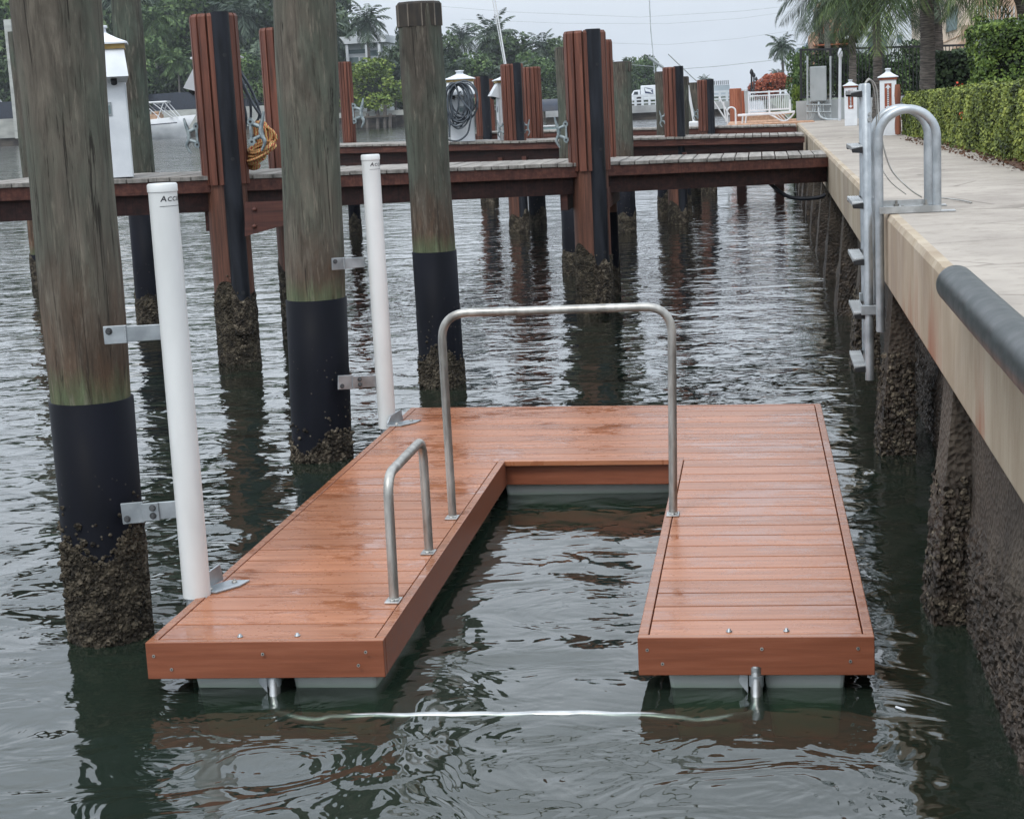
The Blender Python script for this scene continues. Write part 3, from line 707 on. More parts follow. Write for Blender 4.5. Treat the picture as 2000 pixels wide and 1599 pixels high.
p3=Pier(P(1556,244,37.5),P(925,259,37.5),1.4,'far wooden pier, third from the camera, ending before the wooden platform',rim=.12,under=.2)
# cross heads bolted to pilings of pier 1
def header(pier,px,drop,h,over0,over1,name='cross_beam'):
    q=pier.at(px); mb=MB(); a=q+Vector((0,-over0,-drop)); b=q+Vector((0,pier.w+over1,-drop)); 
    for dx in (-.20,.20): mb.bar(a+Vector((dx,0,0)),b+Vector((dx,0,0)),.07,h)
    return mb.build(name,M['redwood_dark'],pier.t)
hb=header(p1,447,.36,.22,.02,.1); header(p1,1138,.36,.2,.02,.1); header(p2,998,.36,.2,0,.1); header(p2,1312,.36,.2,0,.1)
# diagonal brace seen between the brown piling and the green one
qa=p1.at(470)+Vector((0,.25,-.42)); qb=p1.at(545)+Vector((0,.25,-.30)); 
mb=MB(); mb.hexa([tuple(P(478,462,13.9)),tuple(P(556,440,13.9)),tuple(P(556,440,14.0)),tuple(P(478,462,14.0)),tuple(P(478,395,13.9)),tuple(P(556,392,13.9)),tuple(P(556,392,14.0)),tuple(P(478,395,14.0))]); br_=mb.build('splice_plate',M['redwood_dark'],p1.t)
for px,py in ((497,409),(497,442)):
    q=P(px,py,13.9); mb=MB(); mb.lathe([(.001,-.02),(.022,-.006),(.022,.006),(.001,.02)],tuple(q+Vector((0,-.005,0))),8); mb.build('bolt',M['rim'],br_)
# ---------------------------------------------------------------- composite clad pilings
def cleat_parts(parent,x,y,z,s,side,dy=0):
    """vertical horn cleat on the side of a piling; s = overall length"""
    mb=MB(); ox=side*s*.30
    H=sm_curve([(x+ox*.9,y,z-s*.5),(x+ox*1.25,y,z-s*.28),(x+ox,y,z-s*.1),(x+ox,y,z+s*.1),(x+ox*1.2,y,z+s*.3),(x+ox*1.35,y,z+s*.5)],5)
    n=len(H); mb.tube(H,[s*(.028+.035*math.sin(PI*i/(n-1))) for i in range(n)],10)
    for dz in (-.16,.16):
        mb.tube([(x+ox,y,z+dz*s*.7),(x-side*s*.03,y,z+dz*s*1.5)],s*.055,10)
        mb.tube([(x+side*s*.05,y-s*.06,z+dz*s*1.6),(x+side*s*.05,y-s*.02,z+dz*s*1.6)],s*.09,12)
        mb.tube([(x+side*s*.05,y-s*.075,z+dz*s*1.6),(x+side*s*.05,y-s*.05,z+dz*s*1.6)],s*.035,8,1)
    mb.bar((x+side*.012,y,z-s*.36),(x+side*.012,y,z+s*.36),s*.14,.02,0,(1,0,0))
    return mb.build('cleat',[M['cleat'],M['black']],parent)
def clad_piling(pier,pxl,pxr,pytop,Y,label,fender=None,cleats=(),ncl=0,seed=0,lowr=1.0,pyc=None,under=True,clad_bottom=None,zbot=-1.2,sleeve=False,detail=True,barn=.42,group='brown clad pilings along the piers'):
    a=P(pxl,pytop,Y); b=P(pxr,pytop,Y); r=(b-a).length/2; cx=(a.x+b.x)/2; cy=Y+r*.6; zt=P((pxl+pxr)/2,pytop,Y).z
    t=thing('clad_piling',(cx,cy,0),label,'piling',group)
    zd=pier.at((pxl+pxr)/2).z if pier else clad_bottom
    tz=zd-.06 if under else zd
    sides=14
    mb=MB()                         # vertical slats with grooves between
    for k in range(sides):
        a0=2*PI*k/sides+.03+PI/sides; a1=2*PI*(k+1)/sides-.03+PI/sides; ri=r*.86; ro=r/math.cos(PI/sides)*.985
        pr=[(ri,a0),(ro,a0+.02),(ro,a1-.02),(ri,a1)]
        q=[(cx+rr*math.cos(an),cy+rr*math.sin(an)) for rr,an in pr]
        q=[q[0],q[3],q[2],q[1]]; q=q[::-1]
        rt2=[(cx+(x-cx)*.93,cy+(y-cy)*.93) for x,y in q]
        o=[(x,y,tz-.02) for x,y in q]+[(x,y,zt-.025) for x,y in q]+[(x,y,zt) for x,y in rt2]
        mb.add(o,[(3,2,1,0)]+[(i,(i+1)%4,4+(i+1)%4,4+i) for i in range(4)]+[(4+i,4+(i+1)%4,8+(i+1)%4,8+i) for i in range(4)]+[(8,9,10,11)])
    mb.build('cladding',M['redwood'],t)
    mb=MB(); mb.lathe([(r*.87,zbot),(r*.87,zt-.01)],(cx,cy,0),20); mb.build('timber',M['pilebrown'],t)
    if barn>0: 
        crust(cx,cy,r*.88,0,barn,ncl,seed+40,seg=48 if detail else 24,lump=.013,front=True).build('barnacle_crust',M['barn'],t)
    if sleeve:
        mb=MB(); mb.lathe([(r*.9,-.6),(r*.9,sleeve)],(cx,cy,0),24); mb.build('sleeve',M['sleeve'],t)
    if fender:
        fa,fr,fzb=fender; fx_=cx+math.cos(fa)*(r*.86); fyy=cy+math.sin(fa)*(r*.86)
        mb=MB(); seg=20; prof=[(fr,fzb),(fr,zt+.006),(fr*.8,zt+.006)]
        mb.lathe([(fr,fzb),(fr,zt+.008)],(fx_,fyy,0),seg,cap=False); mb.lathe([(fr*.84,fzb),(fr*.84,zt+.008)],(fx_,fyy,0),seg,cap=False)
        o=[];
        for k in range(seg):
            an=2*PI*k/seg; o+=[(fx_+fr*math.cos(an),fyy+fr*math.sin(an),zt+.008),(fx_+fr*.84*math.cos(an),fyy+fr*.84*math.sin(an),zt+.008)]
        mb.add(o,[(2*k,2*((k+1)%seg),2*((k+1)%seg)+1,2*k+1) for k in range(seg)])
        f_=mb.build('fender_pipe',M['pipe'],t)
        if detail:
            for zz in (lerp(zt,zd,.26),lerp(zt,zd,.9),.62):
                an=-PI/2+.55; q=Vector((fx_+fr*math.cos(an),fyy+fr*math.sin(an),zz)); d=Vector((math.cos(an),math.sin(an),0))
                mb=MB(); mb.tube([q-d*.004,q+d*.0015],fr*.20,12,0); mb.build('bolt_hole',M['black'],f_)
            crust(fx_,fyy,fr+.002,0,barn*.95,ncl//3,seed+60,seg=30,lump=.013,lo=max(-.4,fzb)).build('barnacle_crust',M['barn_dark'],f_)
    for (px,py,ln,side) in cleats:
        q=P(px,py,Y); cleat_parts(t,q.x,cy-r*.3,q.z,ln,side)
    return t
clad_piling(p1,362,452,27,14.15,'nearest brown slatted piling with black fender pipe and two cleats',(-.95,.078,P(470,652,14.1).z),[(384,265,.30,-1),(484,258,.33,1)],320,1,barn=.62)
clad_piling(p1,1097,1180,60,16.8,'tall brown slatted piling with black fender pipe, above the big grab rail',(-1.0,.075,.05),[(1107,258,.30,-1)],320,2,barn=.6)
clad_piling(p1,500,575,54,15.7,'brown slatted piling half hidden by the grey-green piling, yellow rope beside it',None,[],60,3,barn=.7)
clad_piling(p1,1152,1194,78,18.4,'slim brown slatted piling just behind the right of the tall fendered one',None,[],60,4,barn=.4,sleeve=.9)
clad_piling(p2,975,1019,125,28.3,'brown piling with black fender on the middle pier, overlapping a white pedestal',(-.9,.075,-.2),[(984,252,.29,-1),(1021,250,.27,1)],60,5,barn=.3)
clad_piling(p2,1016,1054,131,29.9,'round brown piling without fender, right of the white pedestal on the middle pier',None,[],40,6,barn=.25,sleeve=.6)
clad_piling(p2,658,684,121,29.2,'narrow brown piling at the left end of the middle pier beside the far water',None,[(688,222,.5,1)],40,7,barn=.3,sleeve=.6)
clad_piling(p2,1293,1334,131,28.6,'brown piling with black fender and cleat on the middle pier, beside the mail truck',(-.85,.078,-.2),[(1301,232,.27,-1)],60,8,barn=.3)
clad_piling(p2,1172,1198,155,29.6,'brown piling on the middle pier just left of the dark-capped green piling',None,[(1196,262,.22,1)],20,9,barn=.3)
clad_piling(p3,1361,1393,156,37.3,'brown piling with black fender on the far pier, white rigging strut beside it',(-.85,.085,-.2),[(1364,223,.28,-1)],30,10,barn=.3)
clad_piling(p3,924,948,150,37.3,'brown piling with wide black fender on the far pier, between the two white pedestals',(-.5,.11,-.2),[],20,11,barn=.3)
clad_piling(p3,944,962,155,38.8,'short stretch of brown piling glimpsed left of the second white pedestal',None,[],20,12,barn=.3)
# ============================================================ far pilings
def far_round(px,pyw,Y,r,pytop,topx,label,green,seed,zs=.9,cap=.14,dark=.9,grow=.35):
    zt=P(topx,pytop,Y).z
    return round_piling('timber_piling',px,pyw,Y,r,zt,r*1.03,zs,label,GP,grow,50,1.3,green,seed,cap=cap,toppx=(topx,pytop),dark=dark)
far_round(82,505,22.3,.15,62,38,'weathered timber piling at the far left edge, half hidden behind the thick left piling',.5,11,zs=.4,cap=None)
far_round(296,600,17.4,.15,-30,243,'dark green piling just right of the near power pedestal, black sleeve under the pier',.9,12,zs=1.15,cap=None,dark=.75)
# collar of that piling
far_round(1224,455,27.3,.142,123,1214,'green piling with dark banded cap between the brown piling and the mail truck',.95,13,zs=.95)
far_round(1124,528,20.8,.14,95,1108,'thin strip of green piling showing left of the tall fendered brown piling',1.0,14,zs=.95)
far_round(1302,400,31.5,.15,142,1296,'dark-capped piling half hidden behind the brown fendered piling on the middle pier',.3,15,zs=.8,dark=.85)
far_round(1336,400,31.5,.12,152,1331,'slim dark timber piling immediately right of the fendered piling on the middle pier',.3,16,zs=.8,dark=.7)
far_round(1362,370,39.5,.17,163,1358,'wide olive timber piling behind the far pier beside the white boat rigging',.4,17,zs=.8,dark=.85)
# ============================================================ power pedestals
def pedestal(q,h,w,rot,label,style=0,trim='trimgold',group='white power pedestals'):
    t=thing('power_pedestal',q,label,'power pedestal',group); t.rotation_euler=(0,0,rot); k=w/2; u=h/1.115
    def B(mb,n,m_,par=t,bev=0): return mb.build(n,M[m_],par,world=False,bevel=bev)
    if style==0:
        mb=MB(); mb.box((-k,-k,0),(k,k,.97*u)); B(mb,'post','white',bev=.004)
        for sx in (-1,1):
            mb=MB(); mb.box((sx*k-.004,-k-.006,0),(sx*k+.004,-k+.012,.70*u)); B(mb,'corner_trim','lightgrey')
        mb=MB(); k2=k*1.08; z0,z1=.755*u,.965*u; e=k*.75
        for s in (-1,):
            o=[(-k2,-k-.001,z1),(k2,-k-.001,z1),(k2*1.12,-k-e,z0),(-k2*1.12,-k-e,z0),(-k2,-k+.02,z0-.045*u),(k2,-k+.02,z0-.045*u)]
            mb.add(o,[(0,3,2,1),(3,4,5,2),(0,4,3),(1,2,5)])
        hd=B(mb,'outlet_hood','white')
        for sx in (-.55,.45):
            mb=MB(); mb.tube([(sx*k2,-k-e*.62,z0-.012),(sx*k2,-k-e*.30,z0-.05)],.026,12); B(mb,'outlet','black',hd)
        mb=MB(); mb.tube([(-.0,-k-e*.86-.004,z0+.035*u),(-.0,-k-e*.86-.009,z0+.034*u)],.022,16); B(mb,'emblem','lightgrey',hd)
        mb=MB(); o=[]
        for i in range(9): a=PI*i/8; o.append((.019*math.cos(a),-k-e*.86-.010,z0+.036*u+.019*math.sin(a)))
        mb.add(o,[tuple(range(9))]); B(mb,'emblem','ink',hd)
        mb=MB(); mb.box((-.012-.028,-k-.008,.47*u),(.045,-k-.002,.57*u)); B(mb,'meter_plate','grey')
        mb=MB(); mb.box((-k*.15,-k-.012,.485*u),(k*.2,-k-.007,.545*u)); B(mb,'meter_plate','glassgrey')
        zr=.965*u
    else:
        mb=MB(); mb.box((-k,-k,0),(k,k,.90*u)); B(mb,'post','white',bev=.004)
        mb=MB(); mb.box((-k*.42,-k-.006,.40*u),(k*.42,-k-.001,.84*u)); pn=B(mb,'sign_panel','trimrust')
        mb=MB(); y=-k-.0075; 
        mb.add([(-.012,y,.47*u),(.012,y,.47*u),(.012,y,.77*u),(-.012,y,.77*u)],[(0,1,2,3)])
        mb.add([(-k*.34,y,.77*u),(0,y,.825*u),(k*.34,y,.77*u)],[(0,2,1)]); mb.add([(-k*.34,y,.47*u),(k*.34,y,.47*u),(0,y,.415*u)],[(0,1,2)])
        B(mb,'arrow','white',pn)
        mb=MB(); 
        for i in range(8): z=(.485+.034*i)*u; mb.box((-.008,y-.002,z),(.008,y-.001,z+.018*u)); 
        B(mb,'lettering','ink',pn)
        zr=.90*u
    kt=k*1.12
    mb=MB(); mb.box((-kt,-kt,zr),(kt,kt,zr+.035*u)); B(mb,'trim',trim)
    kr=k*1.27; zr+=.036*u
    mb=MB(); lv=[(kr,0),(kr,.012*u),(kr*.62,.045*u),(kr*.26,.085*u),(kr*.26,.09*u)]
    o=[]; 
    for a,z in lv: o+= [(-a,-a,zr+z),(a,-a,zr+z),(a,a,zr+z),(-a,a,zr+z)]
    mb.add(o,[(3,2,1,0)]+[(i*4+j,i*4+(j+1)%4,i*4+4+(j+1)%4,i*4+4+j) for i in range(4) for j in range(4)]+[(16,17,18,19)])
    rf=B(mb,'roof','white')
    mb=MB(); mb.lathe([(kr*.24,zr+.088*u),(kr*.22,zr+.125*u),(kr*.30,zr+.128*u),(kr*.28,zr+.145*u),(.002,zr+.15*u)],(0,0,0),16); B(mb,'finial','white',rf)
    return t
def on(pier,px,dy): 
    q=pier.at(px,0,dy); return q+Vector((0,dy,.003))
q=on(p1,221,.40); pedestal(q,(P(193,50,q.y).z-q.z)*.97,.34,.34,'white power pedestal on the near pier beside the thick left piling')
q=on(p1,442,.75); ped1b=pedestal(q,(P(380,84,q.y).z-q.z)*.97,.34,-1.35,'white power pedestal almost hidden behind the nearest brown slatted piling, seen from its side')
q=on(p2,905,.45); pedestal(q,(P(893,138,q.y).z-q.z)*.97,.40,.15,'white power pedestal on the middle pier with a black hose coiled on it')
q=on(p2,996,.7); pedestal(q,(P(975,141,q.y).z-q.z)*.97,.36,-1.3,'white power pedestal on the middle pier seen side-on, cut by the slim fendered piling')
q=W(1737,265,ZC)+Vector((0,.15,0)); pedestal(q,P(1733,130,q.y).z-q.z,.235,-.08,'tall white walkway pedestal with brown arrow sign, beside the clipped hedge',1,'trimrust')
q=W(1663,246,ZC)+Vector((0,.15,0)); pedestal(q,P(1663,153,q.y).z-q.z,.235,-.05,'smaller looking white walkway pedestal farther away, left of the ladder rails',1,'trimrust')
# orange hose/fender hanging behind the tall walkway pedestal
q=W(1755,266,ZC); t=tag(None or bpy.data.objects.new('rolled_float',None),'orange-brown rolled mat standing behind the tall walkway pedestal','rolled mat'); COL.objects.link(t); t.location=q
mb=MB(); pts=[q+Vector((.0,.1,z)) for z in np.linspace(.02,P(1755,165,q.y).z-q.z,10)]
mb.tube(pts,[.038+.008*math.sin(i*1.1) for i in range(10)],14); M['orange']=simple('faded_orange_fabric',c(104,62,46),c(136,84,62),8,(3,3,.6),(.7,.9),.3); mb.build('roll',M['orange'],t)
# ============================================================ hoses and rope
M['hose']=simple('black_rubber_hose',c(40,46,54),c(84,92,100),10,(1,1,1),(.45,.6),.05)
q=on(p2,903,.2); ht=thing('coiled_hose',(q.x-.1,q.y-.05,q.z),'dark coiled water hose hanging on the pedestal of the middle pier','hose')
mb=MB(); rr=random.Random(2); Yq=q.y-.16
for i in range(12):
    cxp=892+rr.uniform(-9,9)+ (6 if i%3==0 else 0); w=rr.uniform(12,27); tp=158+rr.uniform(0,8); bt=rr.uniform(222,252); yy=Yq-.015*i*.6
    cen=P(cxp,(tp+bt)/2,yy); a=(P(cxp+w,200,yy)-P(cxp,200,yy)); b=(P(cxp,tp,yy)-P(cxp,bt,yy))/2
    tl=rr.uniform(-.25,.25); a=a+b*tl*.15
    mb.tube(arc(cen,a,b,0,2*PI,28),.0155,6,cap=False)
pts=[P(888,166,Yq-.1),P(905,200,Yq-.12),P(920,218,Yq-.12),P(918,240,Yq-.12),P(912,262,Yq-.12),P(895,275,Yq-.12),P(875,273,Yq-.1),P(869,262,Yq-.1)]
mb.tube(sm_curve(pts,6),.0155,6)
pts=[P(880,225,Yq-.15),P(878,245,Yq-.15),P(878,268,Yq-.15)]; mb.tube(sm_curve(pts,4),.014,6)
mb.build('hose_coil',M['hose'],ht)
ht=thing('power_hose',P(480,235,14.6),'black power cords drooping beside the nearest brown slatted piling','power cord')
mb=MB()
for k,ps in enumerate(([(459,128),(478,170),(495,205),(512,232),(520,262),(510,283),(494,283)],[(459,130),(470,160),(487,195),(490,225),(486,245)],[(459,135),(466,170),(476,205),(481,232),(477,262)],[(461,130),(485,165),(503,205),(506,228),(498,242)],[(459,150),(465,190),(471,230),(474,250)],[(462,128),(482,160),(499,196),(509,225),(514,245)])):
    mb.tube(sm_curve([P(x,y,14.65+.04*k) for x,y in ps],6),.012,8)
mb.build('cord_bundle',M['hose'],ht)
g=G('yellow_red_braided_rope'); w=g.n('ShaderNodeTexWave'); w.inputs['Scale'].default_value=14; w.inputs['Distortion'].default_value=4; g.l(g.coord((1,1,1.6)),w.inputs['Vector'])
g.pbr(g.ramp(w.outputs[1],[(.2,c(150,70,48)),(.4,c(208,158,102)),(.8,c(222,182,122)),(.95,c(110,110,60))]),.8); M['rope']=g.m
rt_=thing('rope_bundle',P(512,300,14.5),'yellow and orange braided rope bundled on the near pier beside the brown piling','rope')
mb=MB(); rr=random.Random(4)
for i in range(15):
    cxp=511+rr.uniform(-5,5)-i*.6; cyp=286+i*1.9; w=rr.uniform(20,27)-i*.35; h=rr.uniform(5,9); yy=14.35+rr.uniform(-.05,.05)
    cen=P(cxp,cyp,yy); a=P(cxp+w,cyp-rr.uniform(6,14),yy)-cen; b=P(cxp,cyp-h,yy+.08)-cen
    mb.tube(arc(cen,a,b,0,2*PI,22),.0125,6,cap=False)
for i in range(9):
    cxp=516+rr.uniform(-7,7); cyp=262+rr.uniform(-4,5); w=rr.uniform(9,19); h=rr.uniform(12,22); yy=14.45+rr.uniform(-.05,.05)
    cen=P(cxp,cyp,yy); a=P(cxp+w,cyp+4,yy)-cen; b=P(cxp-3,cyp-h,yy)-cen
    mb.tube(arc(cen,a,b,0,2*PI,22),.0125,6,cap=False)
for i in range(4):
    cxp=498+rr.uniform(-6,4); cyp=322+rr.uniform(-5,3); cen=P(cxp,cyp,14.4); mb.tube(arc(cen,P(cxp+rr.uniform(8,13),cyp,14.4)-cen,P(cxp,cyp-rr.uniform(4,8),14.42)-cen,0,2*PI,18),.0125,6,cap=False)
mb.build('rope_coils',M['rope'],rt_)
# drooping black cable under the near pier at the seawall
ct=thing('drooping_cable',P(1540,370,18.9),'black cable sagging under the near pier toward the seawall','cable')
mb=MB(); mb.tube(sm_curve([P(x,y,18.9) for x,y in ((1440,343),(1472,345),(1495,352),(1515,368),(1535,382),(1560,388),(1598,386),(1612,380))],6),.022,10); mb.build('cable_run',M['pipe'],ct)
# ============================================================ boats
def hull(mb,L,Wd,H,mi=0,n=18,bow=.55,deck=True,sheer=.25,flare=1.12):
    """hull along +X (bow), centred; returns nothing"""
    o=[];rows=[]
    for i in range(n+1):
        t=i/n; x=-L/2+L*t
        w=Wd/2*(1 if t<bow else math.cos((t-bow)/(1-bow)*PI/2)**.75) ; w=max(w,.01)
        zt=H*(1+sheer*t*t); ov=.10*L*max(0,(t-.7)/.3)**2
        rows.append([(x,0,-.25*H),(x-ov*.2,-w*.72,0.0),(x+ov*.2,-w*.92,zt*.5),(x+ov,-w*flare*.95,zt),(x+ov,-w*flare*.80,zt+.01)])
    for r in rows: o+=r+[(x,-y,z) for x,y,z in r]
    fs=[]
    for i in range(n):
        a=i*10;b=(i+1)*10
        for k in range(4): fs.append((a+k,b+k,b+k+1,a+k+1)); fs.append((a+5+k,a+5+k+1,b+5+k+1,b+5+k))
        if deck: fs.append((a+4,b+4,b+9,a+9))
    fs.append((0,1,2,3,4,9,8,7,6,5)); mb.add(o,fs,mi,True)
Yb=228.
sp=Yb/F
bq=P(302,266,Yb); bo=thing('motor_boat',(bq.x,bq.y,0),'white motor boat with hard top and tan seat moored by the far bank at left','boat'); bo.rotation_euler=(0,0,.15); bo.scale=(1.38,1.38,1.38)
wid=W
def bx(px): return (P(px,250,Yb)-bq).x
Lb=9.5
mb=MB(); hull(mb,Lb,2.6,1.75); hb_=mb.build('hull',M['white_boat'],bo,world=False); hb_.location=(-1.4,0,0)
mb=MB(); mb.bar((-4.5,-1.36,1.25),(2.6,-1.30,1.5),.02,.10); mb.build('rub_rail',M['dark'],bo,world=False)
mb=MB(); mb.box((-2.4,-1.1,3.5),(1.7,1.1,3.68)); mb.build('hard_top',M['white_boat'],bo,world=False,bevel=.06)
mb=MB()
mb.tube([(.6,-1,3.5),(.6,1,3.5)],.05,6)
for s in (-1,1):
    for a,b in (((-2.6,1.8),(-2.2,3.6)),((-1.9,3.6),(-.2,1.9)),((-.6,1.9),(.2,3.6)),((.2,3.6),(1.5,1.9)),((-1.0,3.6),(1.0,1.95)),((-3.0,1.8),(-3.2,3.6))):
        mb.tube([(a[0]+1.2,s*1.0,a[1]),(b[0]+1.2,s*1.0,b[1])],.05,6)
mb.build('top_frame',M['white_boat'],bo,world=False)
mb=MB(); mb.box((-.7,-1.0,1.7),(.9,1.0,2.45)); mb.box((0.0,-.8,2.4),(.8,.8,2.7)); mb.build('seat',M['tanseat'],bo,world=False,bevel=.15)
mb=MB(); mb.tube([(-1.4,0,3.78),(-1.4,0,4.4)],.05,6); mb.tube([(-2.6,.3,3.78),(-2.6,.3,5.6)],.03,5); mb.build('antenna',M['white_boat'],bo,world=False)
def small_boat(px,py,Y,L,Wd,H,rot,label,extra=None,m='white_boat',name='moored_boat'):
    q=P(px,py,Y); b=thing(name,(q.x,q.y,0),label,'boat'); b.rotation_euler=(0,0,rot)
    mb=MB(); hull(mb,L,Wd,H); mb.build('hull',M[m],b,world=False)
    return b
b=small_boat(1262,243,52,5.2,2.0,.42,0.1,'white flat boat bow seen under the mail truck, black outboard gear on its deck')
mb=MB(); 
for (x,y,z,sx,sz) in ((.1,-.3,.45,.5,.12),(.35,-.2,.5,.14,.3),(.65,-.25,.5,.16,.28),(.9,-.3,.45,.5,.16)): mb.lathe([(sx*.5,z),(sx*.4,z+sz*.8),(sx*.1,z+sz)],(x-.3,y,0),10)
mb.build('outboard_gear',M['black'],b,world=False)
b=small_boat(1398,240,54,3.6,1.8,.85,PI,'white boat bow glimpsed between the fendered piling and the orange pilings')
b=small_boat(1072,238,62,4.5,2.2,.72,.05,'moored boat with navy bimini top between the round brown piling and green strip piling')
zt=P(1075,195,62).z
mb=MB(); n=10; o=[]
for i in range(n+1):
    a=PI*i/n; o+= [(-1.6,-1.0*math.cos(a),zt-.4+.42*math.sin(a)),(1.2,-1.0*math.cos(a),zt-.4+.42*math.sin(a))]
mb.add(o,[(2*i,2*i+1,2*i+3,2*i+2) for i in range(n)],0,True); mb.build('bimini_top',M['dark'],b,world=False)
mb=MB(); 
for x in (-.9,.6):
    for s in(-1,1): mb.tube([(x,s*.95,.7),(x+.2,s*.95,zt-.4)],.03,6)
mb.tube([(-.9,-.95,1.3),(.9,-.95,1.3)],.03,6); mb.build('frame',M['white_boat'],b,world=False)
mb=MB(); mb.box((-.6,-.7,.7),(.8,.7,1.25)); mb.build('console',M['glassgrey'],b,world=False,bevel=.1)
b=small_boat(1484,291,24.5,.62,.55,.0,PI/2,'x') if False else None
def skiff(x0,x1,py0,py1,Y,label,nm='floating_platform',m='lightgrey'):
    w_=W((x0+x1)/2,py1,.03); Y=w_.y; a=P(x0,py1,Y);b_=P(x1,py0,Y); t=thing(nm,((a.x+b_.x)/2,Y,0),label,'float')
    mb=MB(); mb.box((a.x,Y,a.z),(b_.x,Y+.8,b_.z)); mb.build('shell',M[m],t,bevel=.03)
    mb=MB(); mb.box((a.x+.04,Y+.05,-.2),(b_.x-.04,Y+.75,a.z-.002)); mb.build('base',M['dark'],t)
skiff(1392,1416,287,300,25.0,'small white float box under the middle pier near the seawall')
skiff(1455,1512,285,298,25.4,'larger white float box under the middle pier closest to the seawall')
skiff(1234,1286,293,303,25.0,'low white float strip under the middle pier left of the fendered piling')
skiff(930,998,282,300,31.5,'white float partly hidden under the middle pier below the white pedestals')
q=W(1085,311,.02); t=thing('floating_platform',q,'grey float corner just beyond the near pier, left of the tall fendered piling','float')
mb=MB(); Yq=W(1085,311,.02).y; mb.hexa([tuple(P(1068,312,Yq)),tuple(P(1098,312,Yq)),tuple(P(1098,310,Yq+1)),tuple(P(1068,310,Yq+1)),tuple(P(1072,305,Yq)),tuple(P(1098,302,Yq)),tuple(P(1098,300,Yq+1)),tuple(P(1085,300,Yq+1))]); mb.build('shell',M['grey'],t)
# rigging, poles
def pole(name,pts,Y,r,label,cat,m='white_boat'):
    ps=[P(x,y,Y) for x,y in pts]; t=thing(name,ps[-1],label,cat); mb=MB(); mb.tube(ps,r,8); mb.build('shaft',M[m],t); return t
pole('outrigger_pole',[(960,-40),(988,126),(994,270)],31.5,.014,'thicker of two thin white outrigger poles rising behind the slim fendered piling','boat pole')
pole('outrigger_pole',[(951,-60),(985,126),(992,270)],31.6,.009,'thinner of two thin white outrigger poles rising behind the slim fendered piling','boat pole')
pole('antenna_mast',[(1266,-50),(1271,60),(1281,165),(1283,228)],48,.014,'very tall thin whip antenna against the sky left of the mid-pier fendered piling','antenna','lightgrey')
pole('light_boom',[(1266,112),(1294,131),(1310,150)],40,.03,'short slanting grey boom tip against the sky above the mid-pier piling','boom','grey')
pole('outrigger_pole',[(1305,106),(1352,151),(1366,163)],40,.014,'slanting thin rod against the sky between the two fendered pilings','boat pole','grey')
t=pole('rigging_strut',[(1343,166),(1356,240)],39.2,.032,'white slanted strut with a block at its foot beside the far-pier piling','boat strut')
mb=MB(); q=P(1356,243,39.2); mb.box((q.x-.12,q.y-.1,q.z-.08),(q.x+.1,q.y+.1,q.z+.07)); mb.build('foot_block',M['white_boat'],t,bevel=.03)
for i,(a,b) in enumerate((((1392,195),(1420,238)),((1404,190),(1424,225)),((1413,200),(1418,238)))):
    pole('boat_rail_rod',[a,b],41,.018,['leftmost thin white rod leaning beside the orange pilings','middle leaning white rod beside the orange pilings','upright white rod touching the small hoop ladder'][i],'rod')
# ============================================================ platform, lounger, railing past the far pier
ZP=1.40
plat=thing('wooden_platform',(P(1480,240,41).x,41,ZP),'low tan wooden platform beyond the far pier carrying the white lounger','platform')
xa=P(1418,243,39.3).x; xb=capx(39,0)-.0
mb=MB(); rr=random.Random(1); nb_=16
for i in range(nb_): 
    a=39.2+i*.32; mb.box((xa,a,ZP-.05),(xb+.4,a+.31,ZP+rr.uniform(0,.004)))
mb.build('decking',M['tandeck'],plat); mb=MB(); mb.box((xa,39.15,ZP-.16),(xb+.4,39.19,ZP-.004)); mb.build('rim_board',M['tandeck'],plat)
mb=MB(); 
for x in (xa+.2,xb-.5): mb.box((x,39.5,-.8),(x+.2,39.7,ZP-.06)); mb.box((x,43,-.8),(x+.2,43.2,ZP-.06))
mb.build('support_post',M['redwood_dark'],plat)
def lounger(Y):
    a=P(1441,238,Y); b=P(1553,238,Y); x0,x1=a.x,b.x; Lx=x1-x0; sc=Y/F
    t=thing('chaise_lounge',((x0+x1)/2,Y,ZP),'white plastic chaise lounge with curved slatted end on the wooden platform','lounger')
    z1=P(1480,222,Y).z; z2=P(1545,217,Y).z
    mb=MB(); mb.box((x0,Y,z1-.05),(x0+Lx*.62,Y+.55,z1)); mb.build('seat',M['white'],t,bevel=.01)
    mb=MB(); mb.hexa([(x0+Lx*.62,Y,z1-.05),(x1,Y,z2-.04),(x1,Y+.55,z2-.04),(x0+Lx*.62,Y+.55,z1-.05),(x0+Lx*.62,Y,z1),(x1,Y,z2),(x1,Y+.55,z2),(x0+Lx*.62,Y+.55,z1)]); mb.build('backrest',M['white'],t)
    for y in (Y+.02,Y+.52):
        for x in (x0+.12,x0+.2): 
            mb=MB(); mb.tube([(x,y,z1-.04),(x-.02,y,ZP)],.018,8); mb.build('leg',M['white'],t)
        mb=MB(); zc=z1-.03; 
        mb.tube(sm_curve([(x0+Lx*.55,y,zc),(x0+Lx*.66,y,zc-.08),(x0+Lx*.76,y,ZP+.02),(x0+Lx*.86,y,ZP+.02),(x0+Lx*.95,y,ZP+.12),(x1,y,z2-.02)],5),.02,8)
        for k in range(4): mb.tube([(x0+Lx*(.62+.06*k),y,zc),(x0+Lx*(.72+.06*k),y,ZP+.04)],.009,6)
        mb.build('curved_leg',M['white'],t)
lounger(41.0)
t=thing('hoop_ladder',P(1430,243,40),'small white hoop-railed ladder at the water end of the wooden platform','ladder')
